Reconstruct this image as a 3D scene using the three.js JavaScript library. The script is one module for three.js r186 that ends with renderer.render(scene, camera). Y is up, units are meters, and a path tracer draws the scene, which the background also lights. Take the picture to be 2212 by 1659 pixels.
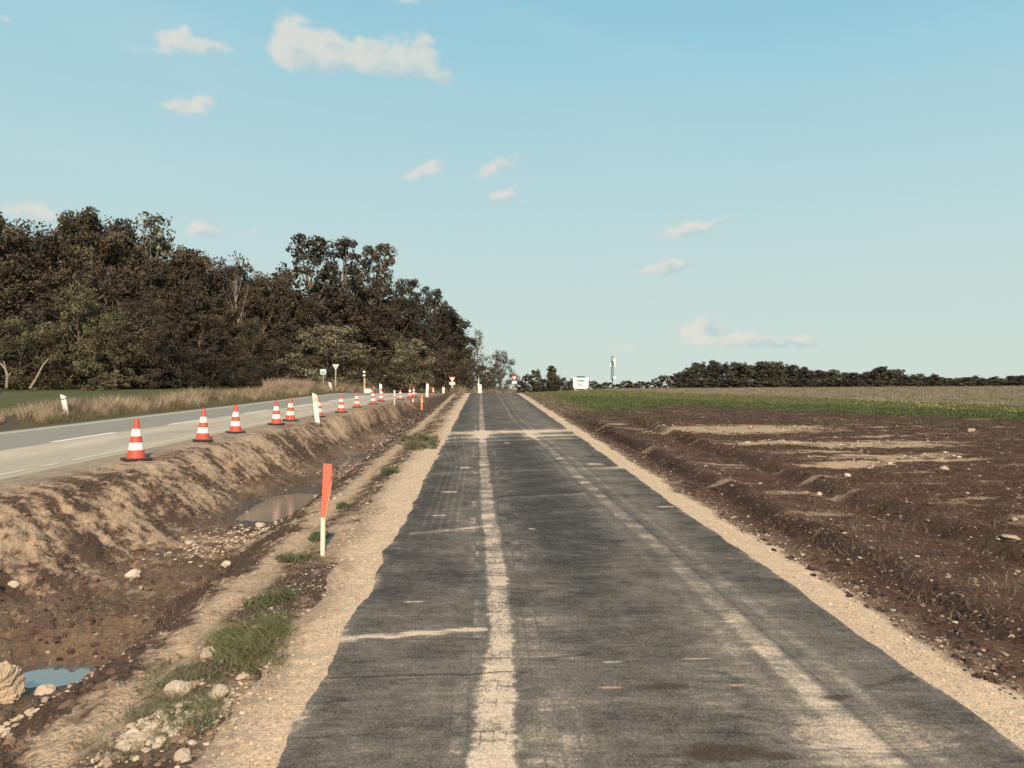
import * as THREE from 'three';
import { mergeGeometries, mergeVertices } from 'three/addons/utils/BufferGeometryUtils.js';

// ------------------------------------------------------------------ small maths
const clamp = (v, a = 0, b = 1) => Math.min(b, Math.max(a, v));
const lerp = (a, b, t) => a + (b - a) * t;
const sst = (a, b, x) => { const t = clamp((x - a) / (b - a)); return t * t * (3 - 2 * t); };
const gauss = (x, c, s) => Math.exp(-(((x - c) / s) ** 2));
function rng(seed) { let a = seed >>> 0; return () => { a = (a + 0x6D2B79F5) | 0; let t = Math.imul(a ^ (a >>> 15), 1 | a); t = (t + Math.imul(t ^ (t >>> 7), 61 | t)) ^ t; return ((t ^ (t >>> 14)) >>> 0) / 4294967296; }; }
const PERM = new Uint8Array(512); { const r = rng(77); const p = Array.from({ length: 256 }, (_, i) => i); for (let i = 255; i > 0; i--) { const j = Math.floor(r() * (i + 1)); [p[i], p[j]] = [p[j], p[i]]; } for (let i = 0; i < 512; i++) PERM[i] = p[i & 255]; }
const GX = new Float32Array(256), GY = new Float32Array(256); for (let i = 0; i < 256; i++) { GX[i] = Math.cos(i / 256 * Math.PI * 2); GY[i] = Math.sin(i / 256 * Math.PI * 2); }
function n2(x, y) {            // gradient noise, about -1 .. 1
  const xi = Math.floor(x), yi = Math.floor(y), fx = x - xi, fy = y - yi, X = xi & 255, Y = yi & 255;
  const u = fx * fx * fx * (fx * (fx * 6 - 15) + 10), v = fy * fy * fy * (fy * (fy * 6 - 15) + 10);
  const a = PERM[PERM[X] + Y], b = PERM[PERM[X + 1] + Y], c = PERM[PERM[X] + Y + 1], d = PERM[PERM[X + 1] + Y + 1];
  const p = GX[a] * fx + GY[a] * fy, q = GX[b] * (fx - 1) + GY[b] * fy, r = GX[c] * fx + GY[c] * (fy - 1), s = GX[d] * (fx - 1) + GY[d] * (fy - 1);
  const e = p + (q - p) * u, f = r + (s - r) * u;
  return (e + (f - e) * v) * 1.5;
}
function fbm(x, y, o = 4) { let s = 0, a = 0.5, t = 0; for (let i = 0; i < o; i++) { s += a * n2(x, y); t += a; x = x * 2.03 + 17.3; y = y * 2.03 + 9.1; a *= 0.5; } return s / t; }
const hash = (i, j) => { let h = (i * 374761393 + j * 668265263) | 0; h = Math.imul(h ^ (h >>> 13), 1274126177); return ((h ^ (h >>> 16)) >>> 0) / 4294967296; };
const s2l = c => c <= 0.04045 ? c / 12.92 : ((c + 0.055) / 1.055) ** 2.4;
const l2s = c => c <= 0.0031308 ? c * 12.92 : 1.055 * c ** (1 / 2.4) - 0.055;
const mix3 = (a, b, t) => [lerp(a[0], b[0], t), lerp(a[1], b[1], t), lerp(a[2], b[2], t)];
const interp = (tab, x) => { if (x <= tab[0][0]) return tab[0][1]; for (let i = 1; i < tab.length; i++) if (x <= tab[i][0]) { const t = (x - tab[i - 1][0]) / (tab[i][0] - tab[i - 1][0]); return lerp(tab[i - 1][1], tab[i][1], t); } return tab[tab.length - 1][1]; };

// ------------------------------------------------------------------ camera, sky, sun, exposure
const scene = new THREE.Scene();
const EYE = 1.7, YAW = 2.17 * Math.PI / 180, PITCH = -0.00572, HZ = 839, RISE = 0.0253;   // the road climbs gently to a brow
const camera = new THREE.PerspectiveCamera(53.1, 4 / 3, 0.05, 5000);
camera.position.set(0, EYE, 0);
camera.rotation.order = 'YXZ';
camera.rotation.set(-PITCH, -YAW, 0);
const renderer = new THREE.WebGLRenderer({ antialias: true });
renderer.setSize(1024, 768);
renderer.toneMapping = THREE.LinearToneMapping;
renderer.toneMappingExposure = 1.12;
renderer.shadowMap.enabled = true;
renderer.shadowMap.type = THREE.PCFSoftShadowMap;

const sun = new THREE.DirectionalLight(new THREE.Color().setRGB(1.0, 0.80, 0.61), 5.0);
const SUN = new THREE.Vector3(0.20, 0.80, 0.98).normalize();
sun.position.copy(SUN).multiplyScalar(200);
sun.target.position.set(0, 0, -30);
sun.castShadow = true; sun.shadow.mapSize.set(4096, 4096);
Object.assign(sun.shadow.camera, { left: -110, right: 110, top: 110, bottom: -110, near: 1, far: 600 });
scene.add(sun, sun.target);

{ // the sky: air and clouds, computed by direction
  const W = 2048, Hh = 1792, data = new Float32Array(W * Hh * 4);
  const K = 1660;                                     // working unit: 1/1660 radian
  const toQ = (px, py) => { const ax = (px - 1106) / K, a = Math.atan(ax) + YAW; const e = Math.atan((HZ - py) / K * Math.cos(Math.atan(ax))); return [a * K, e * K]; };
  const blobs = [];
  const B = (px, py, rx, ry, w = 1, tilt = 0) => { const [x, y] = toQ(px, py); blobs.push([x, y, rx, ry, w, Math.cos(tilt), Math.sin(tilt)]); };
  // the long cloud
  B(640, 95, 52, 55, 1.25); B(612, 118, 28, 28, .9); B(700, 118, 65, 42, 1.25); B(770, 132, 70, 30, 1.05); B(850, 140, 60, 32, 1.0); B(905, 110, 50, 46, .95); B(800, 95, 50, 26, .6); B(940, 160, 44, 24, .9, -.35); B(1040, 182, 80, 12, .42, -.15);
  // upper left
  B(385, 95, 54, 24, .95); B(395, 72, 16, 20, .75); B(440, 100, 60, 20, .9); B(280, 98, 40, 12, .5);
  B(395, 240, 55, 24, .85); B(435, 218, 42, 20, .75, .3);
  B(918, 368, 48, 17, 1.25, .35); B(1072, 364, 50, 20, 1.15, .3); B(1092, 420, 36, 16, 1.2, .35); B(1130, 432, 30, 9, .4);
  B(1475, 502, 62, 19, 1.2, .12); B(1540, 482, 60, 11, .7, .2);
  B(1452, 577, 36, 18, 1.3, .1); B(1415, 586, 50, 10, .9);
  B(1515, 712, 46, 22, 1.7, .1); B(1560, 735, 64, 15, 1.3); B(1640, 745, 95, 14, 1.15); B(1730, 735, 40, 15, .75);
  B(1350, 747, 75, 10, .85, .12); B(1970, 700, 22, 5, .35);
  B(60, 455, 50, 24, .85); B(100, 475, 36, 16, .6); B(436, 498, 36, 22, 1.2); B(545, 502, 40, 10, .6, .25);
  B(870, -2, 90, 10, .6); B(1990, 62, 190, 13, .42, .16); B(1500, 95, 160, 12, .3, .1); B(1900, 470, 220, 12, .26, -.05); B(1100, 560, 90, 5, .3, -.3); B(5, 45, 26, 12, .5); B(1320, 215, 40, 9, .35);
  const front = blobs.length, r = rng(5);
  for (let i = 0; i < 60; i++) { const a = 0.85 + r() * (2 * Math.PI - 1.7), e = 0.06 + r() * r() * .75; const n = 1 + Math.floor(r() * 3), sc = 50 + 120 * r(); for (let k = 0; k < n; k++) blobs.push([a * K + (r() - .5) * sc * 1.6, e * K + (r() - .5) * sc * .3, sc * (.6 + r() * .6), sc * (.18 + r() * .2), .7 + r() * .4, 1, 0]); }
  for (let j = 0; j < Hh; j++) {
    const el = ((j + .5) / Hh - .5) * Math.PI;
    for (let i = 0; i < W; i++) {
      const u = (i + .5) / W, th = (u - .5) * 2 * Math.PI;     // direction x = cos th, z = sin th
      let az = th + Math.PI / 2;                                // 0 along -z, growing to the right (+x)
      while (az > Math.PI) az -= 2 * Math.PI; while (az < -Math.PI) az += 2 * Math.PI;
      const k = (j * W + i) * 4;
      let c;
      if (el < 0) c = [0.42, 0.40, 0.34];
      else {
        const e = Math.max(0, el);
        const stops = [[0, [207, 220, 211]], [.05, [204, 221, 214]], [.15, [195, 218, 217]], [.26, [180, 213, 219]], [.38, [159, 205, 220]], [.50, [134, 192, 216]], [.8, [108, 170, 204]], [1.57, [88, 150, 192]]];
        let s = 0; while (s < stops.length - 2 && e > stops[s + 1][0]) s++;
        c = mix3(stops[s][1], stops[s + 1][1], clamp((e - stops[s][0]) / (stops[s + 1][0] - stops[s][0])));
        // broad warm lightening round the sun side, low left
        const q = [az * K, el * K];
        const veil = .5 + .5 * fbm(q[0] / 900 + q[1] / 1500, q[1] / 170 + q[0] / 2600, 4);
        c = mix3(c, [205, 222, 220], .28 * sst(.45, .95, veil) * sst(.02, .15, e));
        c = mix3(c, [188, 214, 217], .22 * gauss(az, -.35, .5) * sst(.1, .3, e));
        let qx = q[0]; if (az < -Math.PI / 2 - .9) qx += 0;
        const list0 = Math.abs(az) < .95 ? 0 : front, list1 = Math.abs(az) < .95 ? front : blobs.length;
        const qa = az < 0 && list0 ? (az + 2 * Math.PI) * K : qx;
        let dens = 0, up = 0;
        let near = false; for (let b = list0; b < list1 && !near; b++) { const Q = blobs[b]; near = Math.abs(qa - Q[0]) < Q[2] * 2 + 50 && Math.abs(q[1] - Q[1]) < Q[3] * 2 + 50; }
        const wx = near ? 17 * fbm(qa / 38, q[1] / 34, 5) : 0, wy = near ? 15 * fbm(qa / 38 + 31, q[1] / 34 + 7, 5) : 0;
        if (near) for (let b = list0; b < list1; b++) {
          const Q = blobs[b]; const dx = qa + wx - Q[0], dy = q[1] + wy - Q[1];
          if (Math.abs(dx) > Q[2] * 2 + 40 || Math.abs(dy) > Q[3] * 2 + 40) continue;
          const X = (dx * Q[5] + dy * Q[6]) / Q[2], Y = (-dx * Q[6] + dy * Q[5]) / Q[3];
          const dd = X * X + Y * Y * (Y < 0 ? 1.7 : 1);
          const g = Q[4] * Math.exp(-dd * 1.1);
          dens += g; up += g * (Y * .55 - X * .38);
        }
        if (dens > .02) {
          const f1 = fbm(qa / 55 + 3, q[1] / 34, 6), f2 = fbm(qa / 17, q[1] / 13 + 40, 4);
          const dn = Math.min(dens, 1.15) + .62 * f1 * Math.min(1, dens * 1.7) + .32 * f2 * Math.min(1, dens * 1.6);
          const al = .74 * sst(.3, .95, dn) + .14 * sst(.2, 1.1, dn);
          const lit = clamp(.5 + up / Math.max(dens, .05) * .6 + .5 * f1 + .16 * f2);
          const sh = sst(0.15, .9, e) ;
          const cc = mix3(mix3([176, 203, 208], [178, 200, 208], sh), [229, 223, 213], sst(.08, .72, lit));
          c = mix3(c, cc, al * .9);
        }
      }
      if (el < 0) { data[k] = c[0]; data[k + 1] = c[1]; data[k + 2] = c[2]; }
      else { data[k] = s2l(c[0] / 255) / 1.12; data[k + 1] = s2l(c[1] / 255) / 1.12; data[k + 2] = s2l(c[2] / 255) / 1.12; }
      data[k + 3] = 1;
    }
  }
  const tex = new THREE.DataTexture(data, W, Hh, THREE.RGBAFormat, THREE.FloatType);
  tex.mapping = THREE.EquirectangularReflectionMapping; tex.minFilter = tex.magFilter = THREE.LinearFilter; tex.wrapS = THREE.RepeatWrapping; tex.needsUpdate = true;
  scene.background = tex; scene.environment = tex;
}

// ------------------------------------------------------------------ naming and tagging
const used = {};
function numbered(n) { const k = used[n] = (used[n] ?? -1) + 1; return k ? `${n}_${String(k).padStart(3, '0')}` : n; }
function shadows(m) { m.castShadow = m.receiveShadow = true; return m; }
function mesh(name, geo, mat, parent) { const m = shadows(new THREE.Mesh(geo, mat)); m.name = parent === scene ? numbered(name) : name; parent.add(m); return m; }
function part(name, geo, mat, parent, label) { const m = mesh(name, geo, mat, parent); if (label) m.userData.label = label; return m; }
function thing(name, label, category, pos = [0, 0, 0], turn = 0, group) { const o = new THREE.Group(); o.name = numbered(name); o.position.set(...pos); o.rotation.y = turn; o.userData = { label, category }; if (group) o.userData.group = group; scene.add(o); return o; }
function tag(o, label, category, group, kind) { o.userData.label = label; if (category) o.userData.category = category; if (group) o.userData.group = group; if (kind) o.userData.kind = kind; return o; }
function struct(o, label) { o.userData.kind = 'structure'; if (label) o.userData.label = label; return o; }
const lin = (r, g, b) => new THREE.Color().setRGB(r, g, b);
const std = (c, rough = .8, extra = {}) => new THREE.MeshStandardMaterial({ color: lin(...c), roughness: rough, metalness: 0, ...extra });

// ------------------------------------------------------------------ terrain
// x to the right, d = distance ahead (-z).
function roadR(d) { return interp([[-20, -8.3], [5, -7.75], [12, -7.35], [20, -6.95], [30, -6.1], [37, -5.45], [53, -4.25], [64, -3.6], [90, -2.6], [140, -1.8]], d); }
const roadL = d => roadR(d) - 5.75;
function base(x, d) {
  let d0 = 50; if (x > 3) d0 = lerp(50, 62, sst(3, 13, x)); if (x < -9.5) d0 = lerp(50, 95, sst(-9.5, -17, x));
  let h = 0;
  if (d > d0) { const t = d - d0; h = t < 10.15 ? -.00394 * t * t / 2 : -.203 - .04 * (t - 10.15); if (d > 130) h = -.203 - .04 * (130 - d0 - 10.15) - .027 * (d - 130); }
  if (x > 10) h += .0062 * Math.min(x - 10, 55) * sst(18, 60, d);
  return h + RISE * d;
}
const edgeL = d => -.885 + .045 * n2(d * .75, 3.3) + .035 * n2(d * 2.3, 8.8) + .012 * n2(d * 9, 1.1);
const edgeR = d => 2.395 + .04 * n2(d * .55, 13.3) + .03 * n2(d * 1.9, 4.8) + .012 * n2(d * 8, 6.1);
const gravL = d => edgeL(d) - (.36 + .10 * n2(d * .5 + 5, 2) + .07 * n2(d * 1.7, 22) + .2 * sst(6.5, 9, d) * (1 - sst(16, 22, d)) + .1 * sst(22, 30, d));
const gravR = d => edgeR(d) + (.43 + .10 * n2(d * .6, 31) + .07 * n2(d * 2.1, 41) + .28 * (1 - sst(2.8, 4.6, d)));
const dips = [[6.85, .42, -.16, -3.72], [15.3, 2.3, -.21, -3.85], [22.4, 1.5, -.15, -3.8]];
const WATER = -.955;
function ditch(x, d) {          // height of the ditch section
  const D = interp([[0, .9], [25, .9], [40, .7], [50, .42], [60, .15], [70, 0]], d);
  const w = .28 * n2(d * .33, 50.5) + .16 * n2(d * .9, 60.2) * (1 - .7 * sst(18, 30, d)), w2 = .22 * n2(d * .4, 70.1) + .1 * n2(d * 1.1, 12);
  const rr = roadR(d), nar = sst(30, 55, d);
  const aL = rr + lerp(1.2 + w * .6, .35, nar), bL = lerp(-4.28, -2.9, nar) + w * (1 - .6 * nar), bR = lerp(-3.42, -2.7, nar) + w2, cR = -2.15 + .1 * w2;
  let h;
  if (x < aL) h = -.02 * sst(rr, aL, x) * D / .9;
  else if (x < bL) { const t = (x - aL) / (bL - aL); h = -.02 - (D - .06) * (t * t * (3 - 2 * t) * .55 + .45 * Math.sin(t * Math.PI / 2) ); }
  else if (x < bR) h = -D + .04;
  else if (x < cR) { const t = (x - bR) / (cR - bR); h = lerp(-D + .04, -.2 * D / .9, t * t * (3 - 2 * t) * .6 + t * .4); }
  else h = lerp(-.2 * D / .9, 0, sst(cR, -1.35, x));
  if (x > aL && x < cR) {
    const inb = sst(aL, bL, x) * (1 - sst(bR, cR, x));
    for (const [cd, sd, a, cx] of dips) h += a * gauss(d, cd, sd) * gauss(x, cx, .75) - RISE * (d - cd) * gauss(d, cd, sd * 1.9) * gauss(x, cx, 1.0);
    h += inb * (.05 * n2(x * .9, d * .55) + .05 * gauss(d, 10.2, 1.7) + .05 * gauss(d, 18.6, 1.2) );
    h += inb * .03 * Math.max(0, n2(x * 2.1, d * 1.6));
  }
  return h;
}
function soilMask(x, d) {       // 1 on bare soil of the field, 0 on the green
  const lim = interp([[2.7, 29], [4.5, 31], [9, 36], [14, 30.5], [18, 26.2], [30, 17], [60, 4]], x) + 1.3 * n2(x * .35, 5) + .8 * n2(x * 1.3, 9);
  return 1 - sst(lim - .8, lim + .8, d);
}
const wetAt = (x, d) => { let s = 0; for (const [cd, sd, , cx] of dips) s = Math.max(s, gauss(d, cd - .3, sd * 1.5) * gauss(x, cx, .95)); return s; };
function H(x, d) {
  let h = base(x, d);
  const rl = roadL(d), rr = roadR(d);
  if (x > rr && x < -.8) {
    h += ditch(x, d);
    const e = sst(rr, rr + .5, x) * (1 - sst(-1.05, -.85, x)), bank = sst(rr + 1, rr + 1.8, x) * (1 - sst(-2.6, -2.0, x));
    const wet = 1 - .75 * wetAt(x, d);
    h += e * .022 * fbm(x * 1.6, d * 1.4, 3) + bank * wet * (.06 * fbm(x * 1.1 + 4, d * 2.0 + x * 1.2, 3) * (1 - .85 * sst(14, 28, d)) + .12 * (.45 - Math.abs(fbm(x * 3.1, d * 3.3, 4))) * (1 - .5 * sst(14, 26, d)));
    if (d < 26) h += e * wet * .055 * fbm(x * 11, d * 10, 3) * (.24 + .76 * bank);
    // caterpillar streaks on the right shoulder
    h += .015 * Math.sin(x * 26) * gauss(x, -1.98, .16);
  } else if (x > 2.42) {
    const f = sst(2.5, 3.1, x), s = soilMask(x, d);
    h += -.06 * f * s;
    h += f * s * (.05 * fbm(x * .5, d * .5, 3) + .035 * fbm(x * 2.2, d * 2.4, 3));
    if (d < 32) h += f * s * .034 * fbm(x * 7, d * 7, 3) * (1 - .75 * gauss(x, 4.1, .35));
    const rut = 3.42 + .1 * n2(d * .3, 2.2), on = 1 - sst(24, 32, d);
    h += on * lerp(.3, .8, sst(5, 9, d)) * (-.15 * gauss(x, rut, .17) + .09 * gauss(x, rut + .34, .15) + .06 * gauss(x, rut - .32, .12)) * (.75 + .4 * n2(d * .8, 3));
    h += on * (-.10 * gauss(x, 5.05 + .1 * n2(d * .25, 9), .2) + .06 * gauss(x, 5.4, .18));
    h += (1 - s) * f * .05 * fbm(x * .8, d * .8, 2);
  } else if (x < rl) {
    const t = rl - x; h += .06 * sst(.3, 2.2, t) + .05 * fbm(x * .4, d * .4, 3) * sst(.5, 2, t);
  }
  return h;
}
// a photograph pixel (2212 wide) to a direction, a place on the ground, or a place at a distance ahead
const fpx = 1660, cy_ = Math.cos(YAW), sy_ = Math.sin(YAW), cp_ = Math.cos(PITCH), sp_ = Math.sin(PITCH);
function ray(px, py) { const a = (px - 1106) / fpx, b = (829.5 - py) / fpx; const y = b * cp_ - sp_, f = cp_ + b * sp_; return { x: (a * cy_ + f * sy_), y, d: (f * cy_ - a * sy_) }; }
function hit(px, py) { const r = ray(px, py); let t0 = 1, t = 1; for (let i = 0; i < 4000; i++) { const x = r.x * t, d = r.d * t; if (EYE + r.y * t < H(x, d)) { let a = t0, b = t; for (let k = 0; k < 24; k++) { const m = (a + b) / 2; EYE + r.y * m < H(r.x * m, r.d * m) ? b = m : a = m; } return { x: r.x * b, d: r.d * b, y: H(r.x * b, r.d * b), s: b }; } t0 = t; t += Math.max(.02, t * .004); if (t > 160) break; } return null; }
function atD(px, d) { const r = ray(px, HZ); return r.x / r.d * d; }
function topAt(px, py, d) { const r = ray(px, py); return EYE + r.y / r.d * d; }

// ------------------------------------------------------------------ sheets of ground with their own computed colour
const D0 = 1.0, D1 = 140, LN = Math.log(D1 / D0);
function rowsFor(step) { const out = [D0]; while (out[out.length - 1] < 66) out.push(out[out.length - 1] * (1 + step)); for (let d = out[out.length - 1] + 3; d < D1; d += 5) out.push(d); out.push(D1); return out; }
const TD0 = 2.0, TD1 = 66, TLN = Math.log(TD1 / TD0), vOf = d => clamp(Math.log(d / TD0) / TLN, .0005, .9995);
function sheet(name, xl, xr, nu, step, tw, th, color, { dist = u => u, y = 0, rough = .95, bump = 0, hf = H, mat = {}, roughMap } = {}) {
  const rows = rowsFor(step), nr = rows.length, pos = new Float32Array(nr * (nu + 1) * 3), uv = new Float32Array(nr * (nu + 1) * 2), idx = [];
  for (let j = 0; j < nr; j++) { const d = rows[j], a = xl(d), b = xr(d); for (let i = 0; i <= nu; i++) { const u = i / nu, x = lerp(a, b, dist(u)), k = j * (nu + 1) + i; pos[k * 3] = x; pos[k * 3 + 1] = hf(x, d) + y; pos[k * 3 + 2] = -d; uv[k * 2] = u; uv[k * 2 + 1] = vOf(d); } }
  for (let j = 0; j < nr - 1; j++) for (let i = 0; i < nu; i++) { const a = j * (nu + 1) + i, b = a + 1, c = a + nu + 1, e = c + 1; idx.push(a, b, c, b, e, c); }
  const g = new THREE.BufferGeometry(); g.setAttribute('position', new THREE.BufferAttribute(pos, 3)); g.setAttribute('uv', new THREE.BufferAttribute(uv, 2)); g.setIndex(idx); g.computeVertexNormals();
  const col = new Uint8Array(tw * th * 4), bm = bump ? new Uint8Array(tw * th * 4) : null, rm = roughMap ? new Uint8Array(tw * th * 4) : null, out = [0, 0, 0, .5, .9];
  for (let j = 0; j < th; j++) { const d = TD0 * Math.exp(TLN * (j + .5) / th), a = xl(d), b = xr(d); for (let i = 0; i < tw; i++) { const x = lerp(a, b, dist((i + .5) / tw)); out[3] = .5; out[4] = rough; color(x, d, out); const k = (j * tw + i) * 4; col[k] = 255 * l2s(clamp(out[0])); col[k + 1] = 255 * l2s(clamp(out[1])); col[k + 2] = 255 * l2s(clamp(out[2])); col[k + 3] = 255; if (bm) { bm[k] = bm[k + 1] = bm[k + 2] = 255 * clamp(out[3]); bm[k + 3] = 255; } if (rm) { rm[k] = rm[k + 1] = rm[k + 2] = 255 * clamp(out[4]); rm[k + 3] = 255; } } }
  const T = (a, srgb) => { const t = new THREE.DataTexture(a, tw, th, THREE.RGBAFormat, THREE.UnsignedByteType); t.magFilter = t.minFilter = THREE.LinearFilter; if (srgb) t.colorSpace = THREE.SRGBColorSpace; t.needsUpdate = true; return t; };
  const m = new THREE.MeshPhysicalMaterial({ map: T(col, true), roughness: rm ? 1 : rough, metalness: 0, specularIntensity: rm ? .5 : .2, side: THREE.DoubleSide, ...mat });
  if (bm) { m.bumpMap = T(bm); m.bumpScale = bump; }
  if (rm) m.roughnessMap = T(rm);
  return struct(mesh(name, g, m, scene));
}
const SAND = [.61, .42, .262], SAND2 = [.43, .29, .178], SOIL = [.074, .037, .022], SOIL2 = [.118, .066, .041], MUD = [.165, .115, .082], GRASSG = [.085, .10, .033], STRAW = [.30, .215, .125];
function setc(o, c, k = 1) { o[0] = c[0] * k; o[1] = c[1] * k; o[2] = c[2] * k; }

// ---- the fresh asphalt path
const trackX = d => interp([[1, .02], [3.3, .035], [4.9, .12], [7.7, .10], [9, .06], [20, -.02], [40, -.1], [60, -.15]], d);
const track2X = d => interp([[1, 1.74], [3.9, 1.72], [7.2, 1.66], [12, 1.5], [16, 1.42], [20, 1.20], [26, 1.0], [60, 1.05]], d);
const pathC = sheet('cycle_path', edgeL, edgeR, 90, .008, 1536, 1536, (x, d, o) => {
  const px = Math.max(.0025, d * d / 2600);            // finest grain worth drawing at this distance
  const g1 = n2(x * 70, d * 70), g2 = fbm(x * 23, d * 26, 3), g3 = fbm(x * 2.2, d * 2.6, 4), g4 = fbm(x * 5, d * 16 + 3, 3);
  const st = fbm(x * 6.5, d * 36, 3);
  let dust = .245 + .32 * g3 + .11 * g4 + .14 * fbm(x * 12, d * 12, 3) + .14 * fbm(x * .7 + 9, d * .35, 3) + .15 * st + .06 * sst(.25, .5, st);
  dust += .10 * Math.sin(d * 125 + 2 * n2(x * 2, d * 3)) * sst(-.86, -.7, x) * (1 - sst(-.3, -.12, x)) * sst(4.6, 5.5, d) * (1 - sst(8, 9.5, d)) * sst(-.3, .3, n2(x * 1.5, d * 1.1));
  dust += .16 * sst(1.0, 1.6, x) * (1 - sst(1.95, 2.25, x)) ;             // dusty right wheel lane
  dust += .13 * (1 - sst(3.0, 6.5, d)) + .12 * gauss(x, .42, .2) * (1 - sst(5, 8, d));
  dust -= .22 * gauss(x, .75, .42) * sst(6, 9, d) * (1 - sst(17, 21, d)) + .12 * gauss(x, -.55, .3) * sst(5, 7, d);
  dust += .12 * g1 + .10 * (hash(Math.floor(x * 260), Math.floor(d * 190)) - .5) * 2;
  // transverse ripples of dust left by the roller
  dust += .07 * sst(.1, .5, n2(x * 1.1, d * 14)) + .08 * sst(.55, .8, n2(x * .9 + 20, d * 7.5));
  // tyre ladder, left track
  const tx = trackX(d), w = .074 * (1 + .3 * n2(d * .9, 7)) * (1 + .18 * (1 - sst(3.4, 5, d))), dx = x - tx;
  const cell = d / .20, ci = Math.floor(cell), cf = cell - ci;
  let band = sst(w + .03, w - .018, Math.abs(dx + .016 * n2(d * 3, 1) + .02 * n2(d * 16, x * 8)));
  const bf = (d / .46 + .3 * n2(d, 8)) % 1, big = hash(Math.floor(d / .46 + .3 * n2(d, 8)), 5), solid = sst(.0, .08, bf) * (1 - sst(.34 + .25 * big, .5 + .25 * big, bf));
  let tread = 1;
  if (d < 30) {
    const grooveV = Math.abs(((dx / w * 1.5 + 10.5) % 1) - .5) < .07 && cf > .3 && cf < .9 ? 1 : 0;
    const grooveH = Math.abs(cf - .5) < .07 && hash(ci, 3) > .35 ? 1 : 0;
    tread = lerp(.8 + .2 * g2 - (d < 7 ? .42 : .3) * Math.max(grooveV, grooveH * .8), 1, solid);
  }
  const s1 = band * tread * (.82 + .28 * n2(d * 2.1, 2)) * (1 - .35 * sst(22, 40, d));
  dust += s1 * (.62 + .25 * (big - .5) + .35 * g2 + .15 * g1 + .2 * (1 - sst(4, 7, d)));
  // side lugs printed left and right of the track
  const lugL = gauss(x, tx - .17, .05), lugR = gauss(x, tx + .20, .11);
  const lug = (hash(Math.floor(d / .21), Math.floor((x + 5) / .085)) > .42 ? 1 : 0) * (Math.abs((((x + 5) / .085) % 1) - .5) < .42 ? 1 : 0) * (Math.abs((d / .21 % 1) - .5) < .40 ? 1 : .2);
  if (d < 24) dust += lug * (lugL * .55 + lugR * .4 + .32 * gauss(x, .42, .13) * sst(4.1, 3.5, d)) * (.6 + .5 * g2) * sst(-.5, .3, n2(d * .6, 4));
  dust += .16 * gauss(x, tx - .3, .25) * sst(6, 8, d);
  // right track: broken blocks
  const t2 = track2X(d), c2 = d / .62, b2 = hash(Math.floor(c2), 11), f2 = c2 - Math.floor(c2);
  const band2 = sst(.10, .045, Math.abs(x - t2 + .02 * n2(d * 2, 5))), block = sst(.05 + .2 * b2, .12 + .2 * b2, f2) * (1 - sst(.28 + .3 * b2, .42 + .3 * b2, f2)) * (b2 > .35 ? .9 * b2 : .05);
  dust += band2 * (.20 + .45 * block + .22 * gauss(d, 4.2, .6) + .28 * sst(17, 19, d) * (1 - sst(20, 21, d))) * (.75 + .4 * g2);
  dust += .12 * sst(.055, .02, Math.abs(x - t2 - .24)) + .08 * sst(.06, .02, Math.abs(x - t2 + .2));
  dust -= .12 * sst(.02, .008, Math.abs(x - t2 - .105));
  // curved tyre arcs swinging off the left of the path
  for (let k = 0; k < 5; k++) { const xc = -.28 - .09 * k - .55 * sst(13, 19.5, d) * (.4 + .18 * k) + .1 * sst(8, 5, d); dust += .13 * sst(.028, .008, Math.abs(x - xc)) * sst(7, 9, d) * (1 - sst(19, 20.4, d)); }
  for (let k = 0; k < 3; k++) { const xc = 1.1 + .1 * k - .32 * gauss(d, 17.3, 2.2); dust += .12 * sst(.03, .01, Math.abs(x - xc)) * sst(12.5, 14, d) * (1 - sst(19.5, 20.6, d)); }
  // the band of sand swept across the path
  const cross = 20.1 + .55 * (x - .7) * .5;
  const cb = Math.max(gauss(d, cross + .55, .6) * 1.15, gauss(d, cross - .85, .42) * .85 * (x < .1 || x > 1 ? 1 : .5), gauss(d, cross - 1.8, .2) * .6);
  dust += cb * (.62 + .35 * fbm(x * 2, d * 5, 3)) + 1.0 * gauss(x, trackX(20), .2) * gauss(d, cross - .15, .8) + .55 * gauss(x, 1.28, .18) * gauss(d, cross - .3, .9) * (.8 + .4 * g2);
  // single thin drags of sand
  const l1 = 4.93 + .16 * (x + .4) + .03 * n2(x * 4, 1);
  dust += (x < .03 ? 1 : 0) * .85 * sst(.075 - .03 * (x + .5), .012, Math.abs(d - l1)) * (.5 + .7 * sst(-.3, .4, n2(x * 6, d * 30)));
  const l2 = 8.15 + .45 * (x + .2); dust += (x < .1 && x > -.75 ? 1 : 0) * .5 * sst(.09, .03, Math.abs(d - l2)) * (.7 + .5 * n2(x * 5, 4));
  const l3 = 12.6 + .22 * x; dust += sst(.22, .06, Math.abs(d - l3)) * (.16 + .5 * sst(1.9, 2.3, x));
  const l4 = 10.1 + .35 * x; dust -= .17 * sst(.09, .03, Math.abs(d - l4)) * (x > .2 && x < 1.4 ? 1 : 0); dust += .16 * sst(.1, .03, Math.abs(d - l4 + .2)) * (x > .2 && x < 1.4 ? 1 : 0);
  for (const [a, b, hw, ww] of [[2.25, 9.35, .16, .07], [.52, 8.1, .05, .05], [-.5, 5.6, .1, .02], [.75, 4.42, .08, .015], [-.45, 10.6, .14, .08], [-.3, 13.2, .12, .12], [.55, 17.5, .1, .2], [-.5, 8.9, .12, .05], [2.0, 13.6, .2, .12], [1.25, 4.45, .1, .012]]) dust += .7 * sst(ww, ww * .3, Math.abs(d - b)) * sst(hw, hw * .4, Math.abs(x - a));
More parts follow.
